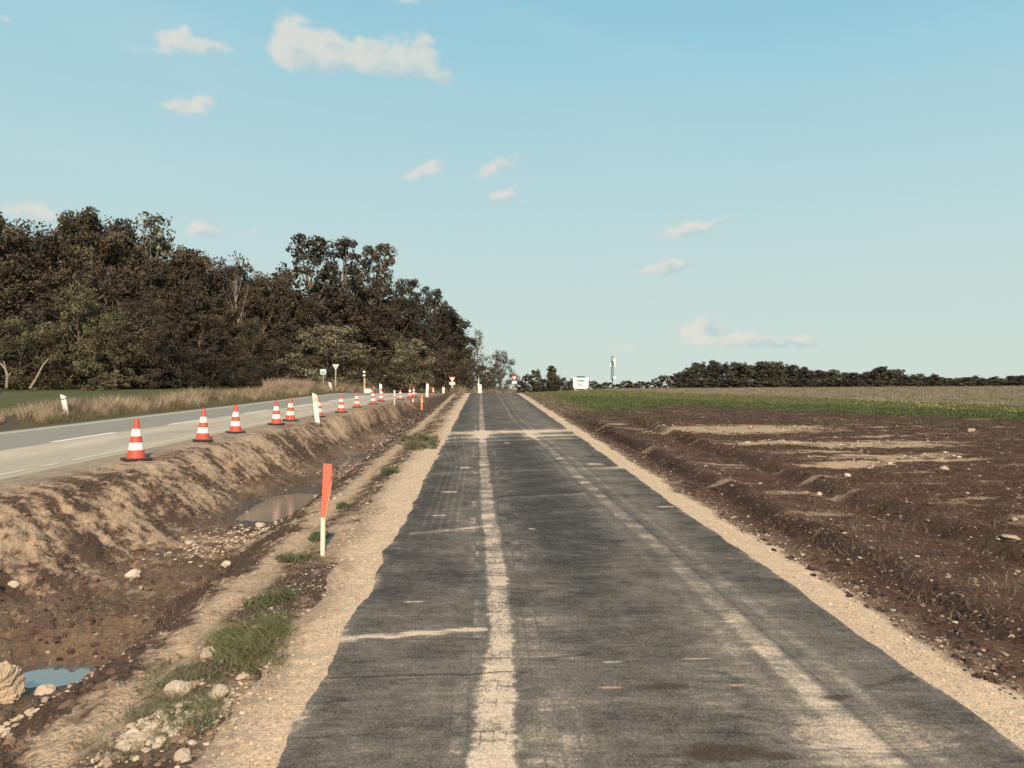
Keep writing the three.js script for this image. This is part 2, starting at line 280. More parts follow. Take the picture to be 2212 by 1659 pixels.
  // sand creeping in at both edges
  dust += .55 * sst(.09, -.02, x - edgeL(d) + .05 * g2) * sst(-.2, .5, n2(d * 1.7, 14)) + .5 * sst(.07, -.02, edgeR(d) - x + .05 * g2) * sst(-.2, .5, n2(d * 1.4, 44));
  // swirl of sandy water mark and brown stains, right foreground
  const ex = (x - 1.80) / .46, ed = (d - 3.5) / .17, er = Math.sqrt(ex * ex + ed * ed);
  const sw = 1 - sst(.75, 1.0, er + .12 * g2);
  dust += .14 * sw * (.7 + .9 * g2) + .13 * (1 - sst(1.0, 1.3, er)) * (.5 + .5 * Math.sin(er * 34));
  dust += .16 * gauss(x, tx, .42) * sst(-.2, .5, fbm(x * 5, d * 2.2, 3)) * (1 - sst(9, 13, d));
  const rip = Math.abs(n2(x * .75 + 3, d * 5.2)); dust -= .22 * sst(.07, .0, rip) * sst(-.3, .3, n2(x * 1.4, d * .9 + 20)) * (1 - sst(11, 15, d)) * (Math.abs(dx) > .12 ? 1 : .2);
  dust = clamp(dust, 0, 1.05);
  const asph = mix3([.038, .034, .0295], [.074, .065, .055], clamp(.5 + .5 * g1));
  const dustC = mix3([.365, .295, .228], [.60, .45, .315], sst(.5, 1, dust));
  let c = mix3(asph, dustC, dust * (dust < .5 ? .62 + .4 * dust : .5 + .5 * dust) );
  c = mix3(c, [.40, .25, .15], .4 * sw * sst(-.2, .6, g2));
  const stain = Math.max(gauss(x, 1.05, .22) * gauss(d, 3.36, .09), .9 * gauss(x, .98, .16) * gauss(d, 4.07, .055), .8 * gauss(x, 1.82, .11) * gauss(d, 3.9, .05), .8 * gauss(x, 1.28, .12) * gauss(d, 3.32, .05), .5 * gauss(x, 1.2, .12) * gauss(d, 3.7, .06));
  c = mix3(c, [.075, .05, .034], .85 * sst(.25, .75, stain + .35 * g2));
  c = mix3(c, [.62, .34, .2], .7 * sst(.02, .006, Math.abs(d - 4.07)) * (sst(.08, .03, Math.abs(x - .68)) + sst(.06, .02, Math.abs(x - 1.36))));
  // cracks of the roller edge
  const cr = sst(.012, .004, Math.abs(d - (4.28 + .05 * (x) + .02 * n2(x * 5, 9)))) * (x < .25 ? 1 : 0); c = mix3(c, [.03, .027, .025], .75 * cr);
  setc(o, c, (.80 + .28 * hash(Math.floor(x * 85) + 5, Math.floor(d * 75))) * (.84 + .32 * hash(Math.floor(x * 260) + 5, Math.floor(d * 200))) * 1.06);
  o[3] = .5 + .2 * g1 + .2 * (hash(Math.floor(x * 200), Math.floor(d * 150)) - .5) + .25 * (dust > .7 ? .5 : 0) + .15 * n2(x * 1.1, d * 14);
}, { y: .012, bump: .006, rough: .9, hf: (x, d) => base(x, d) + .006 * n2(x * .8, d * .6) });
pathC.userData.label = 'dark asphalt path dusted with sandy tyre tracks';

// ---- sandy gravel shoulders
const gravelCol = (side) => (x, d, o) => {
  const g = fbm(x * 3, d * 3, 3), f = fbm(x * 21, d * 21, 3), h = hash(Math.floor(x * 130), Math.floor(d * 110)), n = n2(x * 60, d * 60);
  let c = mix3(SAND, [.67, .475, .305], clamp(.5 + .8 * g));
  c = mix3(c, [.42, .285, .18], .5 * sst(.1, .7, f) + .3 * sst(.2, .8, n));
  if (h > .93) c = mix3(c, [.66, .56, .45], .8); else if (h < .07) c = mix3(c, [.2, .15, .11], .7);
  const m = side < 0 ? sst(.26, -.02, x - gravL(d) - .16 * f - .14 * g) : sst(.12, -.02, gravR(d) - x - .06 * f);
  c = mix3(c, side < 0 ? [.25, .17, .115] : SOIL2, .7 * m);
  setc(o, c, .95); o[3] = .5 + .3 * f + .3 * n + .25 * (h - .5);
};
const hg = (x, d) => H(x, d) + .012 * fbm(x * 6, d * 6, 3) * sst(edgeL(d), edgeL(d) - .1, x) * (x < 0 ? 1 : 0) + (x > 2 ? .012 * fbm(x * 6, d * 6, 3) * sst(edgeR(d), edgeR(d) + .1, x) : 0);
const gl = sheet('gravel_shoulder', d => gravL(d), d => edgeL(d) + .02, 44, .0075, 384, 1536, gravelCol(-1), { bump: .009, hf: hg });
gl.userData.label = 'tan gravel strip on the left side of the path';
const gr = sheet('gravel_shoulder', d => edgeR(d) - .02, d => gravR(d), 44, .0075, 384, 1536, gravelCol(1), { bump: .009, hf: hg });
gr.userData.label = 'tan gravel strip between the path and the bare field';

// ---- the ditch with its raw banks
const streak = (x, d) => fbm(x * .8 + d * .2, d * 2.6 + x * 1.5, 4);
function ditchTan(x, d) {           // 1 = dry sandy, 0 = dark damp soil
  const rr = roadR(d), h = ditch(x, d);
  const t = sst(0, -.85, h);                                    // depth
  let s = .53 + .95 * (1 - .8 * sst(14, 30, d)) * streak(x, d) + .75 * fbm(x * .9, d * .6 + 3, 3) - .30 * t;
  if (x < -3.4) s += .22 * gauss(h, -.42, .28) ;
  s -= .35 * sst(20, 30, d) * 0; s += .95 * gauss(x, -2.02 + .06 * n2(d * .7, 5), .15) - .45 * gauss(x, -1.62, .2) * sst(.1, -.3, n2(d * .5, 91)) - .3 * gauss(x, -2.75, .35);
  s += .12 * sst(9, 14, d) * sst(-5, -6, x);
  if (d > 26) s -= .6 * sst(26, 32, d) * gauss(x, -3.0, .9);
  return clamp(s);
}
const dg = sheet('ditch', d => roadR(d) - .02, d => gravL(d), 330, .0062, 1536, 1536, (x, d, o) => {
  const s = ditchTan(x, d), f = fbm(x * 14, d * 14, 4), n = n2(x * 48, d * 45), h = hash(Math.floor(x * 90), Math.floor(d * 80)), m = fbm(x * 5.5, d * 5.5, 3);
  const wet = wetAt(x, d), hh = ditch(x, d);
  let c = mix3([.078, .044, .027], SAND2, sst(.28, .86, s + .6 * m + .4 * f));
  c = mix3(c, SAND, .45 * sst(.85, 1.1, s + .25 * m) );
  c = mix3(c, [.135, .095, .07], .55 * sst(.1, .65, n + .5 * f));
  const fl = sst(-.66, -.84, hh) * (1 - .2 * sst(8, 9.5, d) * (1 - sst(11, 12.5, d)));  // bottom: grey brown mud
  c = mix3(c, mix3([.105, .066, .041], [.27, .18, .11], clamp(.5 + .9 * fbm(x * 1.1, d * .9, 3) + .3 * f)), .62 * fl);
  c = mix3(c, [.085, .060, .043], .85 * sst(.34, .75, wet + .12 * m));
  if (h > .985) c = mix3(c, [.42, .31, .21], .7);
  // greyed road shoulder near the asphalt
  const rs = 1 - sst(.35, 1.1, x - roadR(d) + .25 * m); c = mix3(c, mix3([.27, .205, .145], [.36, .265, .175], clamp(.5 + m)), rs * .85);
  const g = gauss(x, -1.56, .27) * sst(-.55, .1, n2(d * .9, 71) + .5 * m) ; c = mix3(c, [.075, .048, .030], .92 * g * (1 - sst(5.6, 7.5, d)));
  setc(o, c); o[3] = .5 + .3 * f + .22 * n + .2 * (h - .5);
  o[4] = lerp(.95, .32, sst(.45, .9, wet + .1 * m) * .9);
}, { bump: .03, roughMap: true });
dg.userData.label = 'raw earth ditch with muddy bottom between road and path';

// ---- the old road
const laneC = d => roadR(d) - 2.88;
const rd = sheet('road', d => roadL(d) - .25, d => roadR(d), 60, .012, 1024, 1024, (x, d, o) => {
  const u = roadR(d) - x;      // 0 at the right edge
  const f = fbm(x * 9, d * 9, 3), g = fbm(x * .8, d * .22, 4), n = hash(Math.floor(x * 70), Math.floor(d * 60));
  const near = sst(2.95, 2.7, u + .05 * g + .35 * sst(14.5, 11.5, d) * -1);
  let c = mix3([.285, .262, .214], [.56, .45, .325], near * clamp(.84 + .5 * g));
  c = mix3(c, [.25, .225, .18], .5 * clamp(fbm(x * 1.6, d * .5, 3) + .2));
  c = mix3(c, [.29, .255, .20], near * .5 * gauss(u, 1.2, .45) * (.6 + .5 * g));
  c = mix3(c, [.45, .36, .26], near * .5 * sst(.85, .35, u + .25 * g));
  c = mix3(c, [.46, .40, .31], .75 * sst(5.55, 5.85, u + .1 * f));
  if (d < 19) c = mix3(c, [.42, .35, .26], .8 * sst(4.0, 3.0, u) * sst(18, 14, d + u));
  setc(o, c, .94 + .12 * n + .06 * f); o[3] = .5 + .5 * (n - .5) + .2 * f;
}, { bump: .004, rough: .88, hf: (x, d) => base(x, d) });
rd.userData.label = 'old country road with a dust covered near lane';
function ribbon(name, xc, w, d0, d1, mat, y = .004, label) {
  const n = Math.max(3, Math.ceil((d1 - d0) / .6)), pos = [], idx = [];
  for (let i = 0; i <= n; i++) { const d = lerp(d0, d1, i / n); for (const s of [-1, 1]) { const x = xc(d) + s * w / 2 * (1 + .06 * n2(d * 2, s)); pos.push(x, base(x, d) + y, -d); } if (i < n) idx.push(2 * i, 2 * i + 1, 2 * i + 2, 2 * i + 1, 2 * i + 3, 2 * i + 2); }
  const g = new THREE.BufferGeometry(); g.setAttribute('position', new THREE.Float32BufferAttribute(pos, 3)); g.setIndex(idx); g.computeVertexNormals();
  const m = struct(mesh(name, g, mat, scene)); if (label) m.userData.label = label; return m;
}
const paint = std([.84, .76, .62], .7, { side: THREE.DoubleSide }), paintOld = std([.58, .49, .37], .8, { side: THREE.DoubleSide });
for (const [a, b] of [[-2, 10.4], [10.9, 13.2], [13.6, 14.1], [14.5, 22], [22.3, 36], [36.4, 58]]) ribbon('edge_line', d => roadR(d) - .36, .12, Math.max(a, 1.2), b, paintOld, .005, 'worn white edge line beside the ditch');
ribbon('edge_line', d => roadL(d) + .22, .14, 1.2, 70, paintOld, .005, 'pale edge line along the grass verge');
for (let k = 0; k < 11; k++) { const a = 6.9 + k * 5.6; ribbon('centre_dash', laneC, .17, a, a + 2.7, paint, .005, 'white centre line dash on the road'); }

// ---- verge and meadow on the left
const vg = sheet('meadow', d => -160, d => roadL(d) - .23, 150, .011, 1024, 512, (x, d, o) => {
  const t = roadL(d) - x, g = fbm(x * .25, d * .25, 4), f = fbm(x * 3, d * 3, 3);
  let c = mix3([.145, .125, .06], [.098, .108, .042], clamp(.5 + 1.2 * g + .3 * f));
  const st = sst(.35, 1.0, t + .2 * f) * (1 - sst(4.2, 6.5, t + g)); c = mix3(c, [.12, .088, .06], .85 * st);
  c = mix3(c, [.33, .28, .20], 1 - sst(.05, .45, t + .15 * f));
  setc(o, c, .85 + .3 * f); o[3] = .5 + .4 * f;
}, { dist: u => 1 - (1 - u) ** 3, bump: .03 });
vg.userData.label = 'green meadow and verge left of the road';

// ---- the field on the right
function sandPatch(x, d) {
  let s = 0;
  for (const [cx, cd, wx, wd, k] of [[7.7, 22.4, 2.6, 1.5, 1.1], [9.0, 18.0, 2.8, .7, .7], [8.2, 15.2, 2.2, .5, .7], [7.0, 18.0, 1.6, .5, .8], [9.3, 17.4, 2.0, .5, .75], [6.7, 13.9, 1.0, .45, .9], [8.6, 14.6, 1.5, .3, .6], [5.0, 21.5, .8, .25, .6], [10.3, 19.8, 1.8, .3, .6], [7.2, 16.0, 1.3, .22, .65], [12, 23, 2.2, .35, .5], [5.2, 10.8, .8, .12, .5], [6.9, 8.9, .9, .14, .65], [4.1, 17, .5, .2, .5], [5.7, 7.1, .6, .1, .4], [4.25, 24.5, .7, .5, .5]]) s = Math.max(s, k * gauss(x, cx, wx) * gauss(d, cd + .12 * (x - cx), wd));
  return s;
}
const fieldDist = u => (Math.exp(u * 4.2) - 1) / (Math.exp(4.2) - 1);
const fd = sheet('field', d => gravR(d), d => 160, 400, .0068, 1536, 1536, (x, d, o) => {
  const soil = soilMask(x, d), g = fbm(x * .45, d * .45, 3), m = fbm(x * 2.3, d * 2.5, 4), f = fbm(x * 11, d * 12, 3), n = n2(x * 40, d * 40), h = hash(Math.floor(x * 60), Math.floor(d * 55));
  let c = mix3(SOIL, SOIL2, sst(-.35, .6, m + .35 * f));
  c = mix3(c, [.036, .018, .013], .6 * sst(.15, .8, n + .6 * f));
  const rutc = gauss(x, 3.42 + .1 * n2(d * .3, 2.2) + .1, .2) + .6 * gauss(x, 5.05 + .1 * n2(d * .25, 9), .2); c = mix3(c, [.036, .018, .013], .8 * clamp(rutc * (.7 + .8 * m)) * (1 - sst(22, 28, d)));
  const lane = gauss(x, 3.95, .5) * .5 + gauss(x, 5.2, .35) * .4; c = mix3(c, [.135, .085, .060], .8 * clamp(lane * (.7 + m) + .5 * gauss(x, 2.98, .2) * (.6 + m)) * (1 - sst(14, 20, d)));
  const sp = sandPatch(x, d); c = mix3(c, mix3(SAND2, [.48, .335, .205], clamp(.5 + g)), .95 * sst(.18, .72, sp + (.55 * fbm(x * 1.1, d * 3.4, 4) + .25 * m + .2 * f) * Math.min(1, sp * 2.5)));
  c = mix3(c, SAND2, .8 * sst(.24, .56, fbm(x * .55 + 40, d * 2.0, 4) + .22 * f) * sst(6, 11, d));
  if (h > .985) c = mix3(c, [.55, .46, .37], .7);
  const e = sst(.3, -.05, x - gravR(d) - .1 * f); c = mix3(c, [.30, .21, .14], .5 * e);
  // green strip, then dry meadow
  const top = interp([[2.7, 70], [9, 62], [14, 52], [21, 40], [26, 31], [40, 22]], x) + 2 * n2(x * .3, 7);
  let gc = mix3([.062, .080, .022], [.105, .115, .037], clamp(.5 + .9 * fbm(x * .6, d * .5, 3)));
  gc = mix3(gc, [.15, .145, .06], .85 * sst(.72, .95, d / top));
  const dry = mix3([.29, .23, .16], [.18, .165, .09], clamp(.35 + .9 * fbm(x * .12, d * .22, 3)));
  gc = mix3(gc, dry, sst(.98, 1.06, d / top + .02 * f));
  gc = mix3(gc, [.16, .11, .072], .9 * sst(4.6, 3.1, x + .5 * m) * sst(27, 30, d) );
  c = mix3(gc, c, soil);
  setc(o, c, .95); o[3] = .5 + .32 * f + .22 * n;
}, { dist: fieldDist, bump: .04 });
fd.userData.label = 'bare brown field with a green strip and dry meadow behind';

// ---- far ground beyond the brow of the hill
{
  const g = new THREE.PlaneGeometry(1, 1, 90, 60), p = g.attributes.position;
  for (let i = 0; i < p.count; i++) { const u = p.getX(i) + .5, v = p.getY(i) + .5; const d = 140 + 2600 * v * v, x = (u - .5) * (900 + 3200 * v); p.setXYZ(i, x, base(x, d)  - .01, -d); }
  g.computeVertexNormals();
  struct(mesh('far_ground', g, std([.15, .125, .065], 1, { side: THREE.DoubleSide }), scene));
  const b = new THREE.PlaneGeometry(400, 60, 20, 6); b.rotateX(-Math.PI / 2); b.translate(0, -.95, 29.0);
  struct(mesh('ground', b, std([.2, .15, .1], 1, { side: THREE.DoubleSide }), scene), 'earth behind the viewer');
}

// ---- water in the ditch
const muddyM = new THREE.MeshPhysicalMaterial({ color: lin(.30, .215, .145), roughness: .12, metalness: .18, ior: 1.5, side: THREE.DoubleSide });
const waterM = new THREE.MeshPhysicalMaterial({ color: lin(.30, .30, .27), roughness: .03, metalness: .6, ior: 1.8, side: THREE.DoubleSide });
[['clear puddle at the ditch bottom in the left foreground, mirroring blue sky', 6.85, -3.75, .8, 1.0], ['long brown puddle across the ditch beyond the orange stake', 15.3, -3.95, 1.7, 4.0], ['narrow distant puddle in the ditch below the leaning white post', 22.4, -3.8, 1.3, 2.6]].forEach(([label, d, x, rx, rd], i) => {
  const g = new THREE.CircleGeometry(1, 40); g.rotateX(-Math.PI / 2); g.scale(rx, 1, rd);
  const m = mesh('puddle', g, i === 1 ? muddyM : waterM, scene); m.position.set(x, WATER + RISE * d, -d); struct(m, label);
});

// ------------------------------------------------------------------ stones
function stoneGeo(seed, detail = 2, rough = .22, flat = .7) {
  const r = rng(seed), g0 = new THREE.IcosahedronGeometry(1, detail); g0.deleteAttribute('uv'); g0.deleteAttribute('normal');
  const g = mergeVertices(g0, 1e-4), p = g.attributes.position, o = r() * 100; const planes = [];
  for (let k = 0; k < 9; k++) { const v = new THREE.Vector3(r() - .5, r() - .5, r() - .5).normalize(); planes.push([v, .62 + .3 * r()]); }
  const v = new THREE.Vector3();
  for (let i = 0; i < p.count; i++) { v.fromBufferAttribute(p, i); let k = 1 + rough * fbm(v.x * 1.5 + o, v.y * 1.5 + v.z * 1.2 + o, 3); for (const [n, t] of planes) { const q = v.dot(n); if (q * k > t) k = lerp(k, t / q, .97); } v.multiplyScalar(k); p.setXYZ(i, v.x, v.y * flat, v.z); }
  const out = detail < 2 ? g.toNonIndexed() : g; out.computeVertexNormals(); return out;
}
const stoneTex = (() => { const n = 128, a = new Uint8Array(n * n * 4); for (let j = 0; j < n; j++) for (let i = 0; i < n; i++) { const f = fbm(i / 9, j / 9, 4), k = (j * n + i) * 4; a[k] = a[k + 1] = a[k + 2] = clamp(.5 + .5 * f) * 255; a[k + 3] = 255; } const t = new THREE.DataTexture(a, n, n); t.magFilter = t.minFilter = THREE.LinearFilter; t.wrapS = t.wrapT = THREE.RepeatWrapping; t.needsUpdate = true; return t; })();
const stoneM = [std([.55, .425, .30], .95, { bumpMap: stoneTex, bumpScale: .01 }), std([.47, .35, .235], .95, { bumpMap: stoneTex, bumpScale: .01 }), std([.58, .475, .355], .9, { bumpMap: stoneTex, bumpScale: .01 })];
function uvSphere(g) { const p = g.attributes.position, uv = new Float32Array(p.count * 2); for (let i = 0; i < p.count; i++) { uv[i * 2] = p.getX(i) * .7 + p.getY(i) * .3; uv[i * 2 + 1] = p.getZ(i) * .7 + p.getY(i) * .5; } g.setAttribute('uv', new THREE.BufferAttribute(uv, 2)); return g; }
const bigStones = [
  // px, py (2212), width px, material, flat, label
  [385, 1492, 56, 0, .8, 'large pale angular stone in the grass patch, biggest of the foreground stones'],
  [474, 1498, 42, 0, .9, 'upright pale stone just right of the largest foreground stone'],
  [402, 1411, 40, 1, .55, 'low tan stone at the upper left of the foreground grass patch'],
  [449, 1413, 38, 0, .75, 'pale stone against the left side of the thick grass clump'],
  [522, 1462, 28, 0, .6, 'small pale stone below the thick grass clump near the gravel'],
  [489, 1527, 20, 0, .8, 'small pale stone beneath the upright pale stone'],
  [287, 1240, 32, 2, .7, 'whitish rock lying on the muddy ditch bottom'],
  [488, 1219, 24, 2, .7, 'small white stone at the foot of the right ditch bank'],
  [394, 1632, 36, 0, .8, 'pale stone at the bottom edge of the photo, in the rubble'],
  [233, 1598, 24, 1, .7, 'small tan stone on the dark soil left of the foreground rubble'],
  [300, 1612, 30, 1, .6, 'flat tan stone among the foreground rubble'],
  [95, 1492, 44, 0, .5, 'flat pale stone on the bank just below the nearest puddle'],
  [535, 1400, 22, 1, .6, 'tan stone half hidden inside the thick grass clump'],
  [2192, 1122, 14, 2, .7, 'pale round stone near the right edge of the bare field'],
  [2184, 1160, 36, 1, .28, 'long flat slab near the right edge of the bare field'],
  [1830, 1026, 16, 2, .6, 'pale stone in the bare field beside the second sandy patch'],
  [2040, 1012, 19, 1, .6, 'rounded tan stone right of the second sandy patch'],
  [2098, 930, 17, 1, .6, 'rounded stone at the back right of the bare field'],
  [2165, 1412, 26, 1, .3, 'flat stone at the right edge beside the gravel strip'],
  [1770, 1067, 13, 2, .7, 'white stone between the wheel rut and the sandy patches'],
  [562, 1134, 22, 2, .6, 'white rock topping the rubble in front of the long puddle'],
  [410, 1172, 20, 2, .45, 'flat white stone in the ditch left of the long rubble bar'],
  [30, 1262, 22, 2, .7, 'white stone on the left bank near the left edge'],
];
bigStones.forEach(([px, py, w, m, flat, label], i) => {
  const p = hit(px, py + w * .22 * flat); if (!p) return; const r = w / fpx * p.s * .54;
  const g1 = stoneGeo(100 + i * 7, 11, .3, flat).toNonIndexed(); g1.computeVertexNormals(); const g = uvSphere(g1); g.scale(r, r, r * .9);
  const o = mesh('stone', g, stoneM[m], scene); o.position.set(p.x, p.y + r * flat * .35, -p.d); o.rotation.y = i * 1.7; tag(o, label, 'stone');
});
{ // the cream earth block and its rubble at the left edge
  const p = hit(14, 1512); const g0 = stoneGeo(991, 26, .45, 1.0), p0 = g0.attributes.position; for (let i = 0; i < p0.count; i++) { const X = p0.getX(i), Y = p0.getY(i), Z = p0.getZ(i), k = 1 + .34 * fbm(X * 1.9 + Z * .8 + 5, Y * 2.1 + Z * .9, 4) + .10 * (.4 - Math.abs(fbm(X * 4 - Z * 2, Y * 4.5 + Z * 2.4, 3))) + .05 * n2(X * 9 + Z * 4, Y * 9 - Z * 5); p0.setXYZ(i, X * k, Y * k, Z * k); } const g1 = g0.toNonIndexed(); g1.computeVertexNormals(); const g = uvSphere(g1); g.scale(.16, .17, .15);
  const o = mesh('earth_block', g, stoneM[1], scene); o.position.set(p.x - .05, p.y + .1, -p.d); tag(o, 'cream crumbly earth block standing at the left edge beside the nearest puddle', 'rock');
}
function scatter(name, label, geo, mat, items, kind = 'stuff', colors) {
  const m = new THREE.InstancedMesh(geo, mat, items.length), M = new THREE.Matrix4(), q = new THREE.Quaternion(), e = new THREE.Euler(), c = new THREE.Color();
  items.forEach((t, i) => { e.set(t.rx || 0, t.ry || 0, t.rz || 0); q.setFromEuler(e); M.compose(new THREE.Vector3(t.x, t.y, t.z), q, new THREE.Vector3(t.sx, t.sy ?? t.sx, t.sz ?? t.sx)); m.setMatrixAt(i, M); if (t.c) m.setColorAt(i, c.setRGB(...t.c)); });
  m.name = numbered(name); shadows(m); scene.add(m); m.userData = { kind, label }; return m;
}
const pebG = stoneGeo(5, 1, .5, .6), clodG = (() => { const g = new THREE.IcosahedronGeometry(1, 1), p = g.attributes.position; for (let i = 0; i < p.count; i++) { const X = p.getX(i), Y = p.getY(i), Z = p.getZ(i), k = .55 + .75 * hash(Math.round(X * 37) + 91 * Math.round(Y * 41), Math.round(Z * 43)); p.setXYZ(i, X * k, Y * k * .75, Z * k); } g.computeVertexNormals(); return g; })();
const whiteM = std([1, 1, 1], .95);
{
  const r = rng(21);
  const logd = (a, b) => a * Math.exp(r() * Math.log(b / a));
  const pal = [[.50, .39, .27], [.53, .42, .29], [.44, .31, .20], [.36, .26, .175], [.54, .44, .33]];
  const pick = () => pal[Math.floor(r() * pal.length)];
  const add = (arr, x, d, s, c, sink = .3) => arr.push({ x, y: H(x, d) + s * .5 * (1 - sink) - s * .2, z: -d, sx: s * (.8 + r() * .6), sy: s * (.6 + r() * .6), sz: s * (.8 + r() * .5), ry: r() * 7, rx: (r() - .5) * .8, c });
  // gravel on both shoulders
  for (const side of [-1, 1]) { const a = []; for (let i = 0; i < 4200; i++) { const d = logd(2.2, 30), lo = side < 0 ? gravL(d) - .12 : edgeR(d) - .03, hi = side < 0 ? edgeL(d) + .03 : gravR(d) + .15; const x = lerp(lo, hi, r()), s = (.0028 + .010 * r() ** 6) * (1 + d * .03); const c = r() < .7 ? [.62, .44, .29] : pick(); const k = .8 + r() * .3; add(a, x, d, s, [c[0] * k, c[1] * k, c[2] * k]); } scatter('gravel', side < 0 ? 'loose gravel along the left edge of the path' : 'loose gravel along the right edge of the path', pebG, whiteM, a); }
  // stones of the ditch
  const di = [];
  for (let i = 0; i < 5200; i++) { const d = logd(2.6, 45), x = lerp(roadR(d) + .4, gravL(d), r()); if (wetAt(x, d) > .72 && r() < .9) continue; const big = r(); let s = (.006 + .022 * big ** 6) * (1 + d * .02); const deep = sst(-.4, -.8, ditch(x, d)); if (r() > .35 + .65 * deep && x < -2.4) continue; const c = r() < .6 ? [.33, .225, .135] : pick(), k = .6 + .5 * r(); add(di, x, d, s * .85, [c[0] * k, c[1] * k, c[2] * k]); }
  // rubble bars: in front of the long puddle, near the nearest puddle, and the foreground pile
  for (const [cx, cd, sx, sd, n, s0, s1] of [[-3.55, 11.4, .5, .75, 330, .018, .05], [-3.75, 10.3, .45, .4, 90, .02, .06], [-3.15, 5.1, .3, .45, 260, .012, .06], [-3.4, 4.7, .25, .25, 90, .02, .085], [-2.9, 5.7, .3, .3, 70, .01, .04], [-1.62, 3.75, .17, .22, 260, .012, .05], [-1.35, 3.95, .16, .22, 160, .008, .03], [-1.55, 5.9, .18, .5, 120, .008, .025], [-3.6, 19.0, .6, .7, 130, .02, .05], [-3.4, 26, .7, 2.5, 240, .02, .06], [-3.1, 33, .6, 3, 160, .03, .07]]) for (let i = 0; i < n; i++) { const gx = (r() + r() + r() - 1.5) * 1.3, gd = (r() + r() + r() - 1.5) * 1.3; const c = pick(), k = .85 + .3 * r(); add(di, cx + gx * sx, cd + gd * sd, lerp(s0, s1, r() ** 2.2) * .62, [c[0] * k, c[1] * k, c[2] * k]); }
  scatter('ditch_rubble', 'pale rubble and small stones scattered through the ditch', pebG, whiteM, di);
  // clods of the ditch banks
  const dc = [];
  for (let i = 0; i < 16000; i++) { const d = logd(2.6, 40), x = lerp(roadR(d) + .7, gravL(d) - .05, r()); if (wetAt(x, d) > .6) continue; const t = ditchTan(x, d) + .3 * fbm(x * 5.5, d * 5.5, 3); if (t > .55 && r() < .75) continue; const k = .6 + .7 * r(); const c = mix3([.068, .039, .027], [.36, .24, .15], clamp(t)); add(dc, x, d, (.005 + .024 * r() ** 5) * (1 + d * .03), [c[0] * k, c[1] * k, c[2] * k]); }
  scatter('earth_clods', 'crumbs and clods of dark earth on the ditch banks', clodG, whiteM, dc);
  // stones and clods of the field
  const fs = [], fc = [];
  for (let i = 0; i < 4300; i++) { const d = logd(3, 36), x = 2.9 + (r() ** 1.5) * d * .85; if (soilMask(x, d) < .5) continue; const s = (.006 + .026 * r() ** 6) * (1 + d * .022) * (.8 + .5 * sst(.2, .6, sandPatch(x, d))); const c = pick(), k = .45 + .5 * r(); add(fs, x, d, s * .85, [c[0] * k, c[1] * k, c[2] * k]); }
  for (let i = 0; i < 1200; i++) { const d = logd(9, 26), x = 5 + r() * d * .6; if (soilMask(x, d) < .5) continue; if (sandPatch(x, d) < .15 + .3 * r()) continue; const c = pick(); add(fs, x, d, .02 + .035 * r() ** 3, c); }
  for (let i = 0; i < 15000; i++) { const d = logd(3, 38), x = 2.75 + (r() ** 1.3) * d * .9; if (soilMask(x, d) < .5 || sandPatch(x, d) > .4) continue; const rutBias = gauss(x, 3.8, .2) + gauss(x, 3.1, .18) + gauss(x, 5.4, .25); if (x < 6.5 && r() > .16 + .5 * rutBias) continue; const k = .55 + .8 * r(); add(fc, x, d, (.006 + .022 * r() ** 4) * (1 + d * .026), [.066 * k, .034 * k, .024 * k], .5); }
  scatter('field_stones', 'pale stones strewn over the bare brown field', pebG, whiteM, fs);
  scatter('soil_clods', 'dark clods of soil covering the bare field', clodG, whiteM, fc);
}

// ------------------------------------------------------------------ grasses
function tuftGeo(seed, n, h0, h1, w, spread, bend, seg = 2) {
  const r = rng(seed), pos = [], idx = [];
  for (let i = 0; i < n; i++) {
    const a = r() * 6.283, rad = spread * Math.sqrt(r()), bx = Math.cos(a) * rad, bz = Math.sin(a) * rad, h = lerp(h0, h1, r()), la = r() * 6.283, b = bend * (.4 + r()) * h, wa = r() * 3.14, ww = w * (.6 + .7 * r());
    const s0 = pos.length / 3;
    for (let k = 0; k <= seg; k++) { const t = k / seg, cx = bx + Math.cos(la) * b * t * t, cz = bz + Math.sin(la) * b * t * t, y = h * t * (1 - .12 * bend * t), hw = ww / 2 * (1 - t * .92); pos.push(cx - Math.cos(wa) * hw, y, cz - Math.sin(wa) * hw, cx + Math.cos(wa) * hw, y, cz + Math.sin(wa) * hw); if (k < seg) { const o = s0 + 2 * k; idx.push(o, o + 1, o + 2, o + 1, o + 3, o + 2); } }
  }
  const g = new THREE.BufferGeometry(); g.setAttribute('position', new THREE.Float32BufferAttribute(pos, 3)); g.setIndex(idx); g.computeVertexNormals(); return g;
}
const grassM = new THREE.MeshPhysicalMaterial({ color: 0xffffff, roughness: .9, side: THREE.DoubleSide });
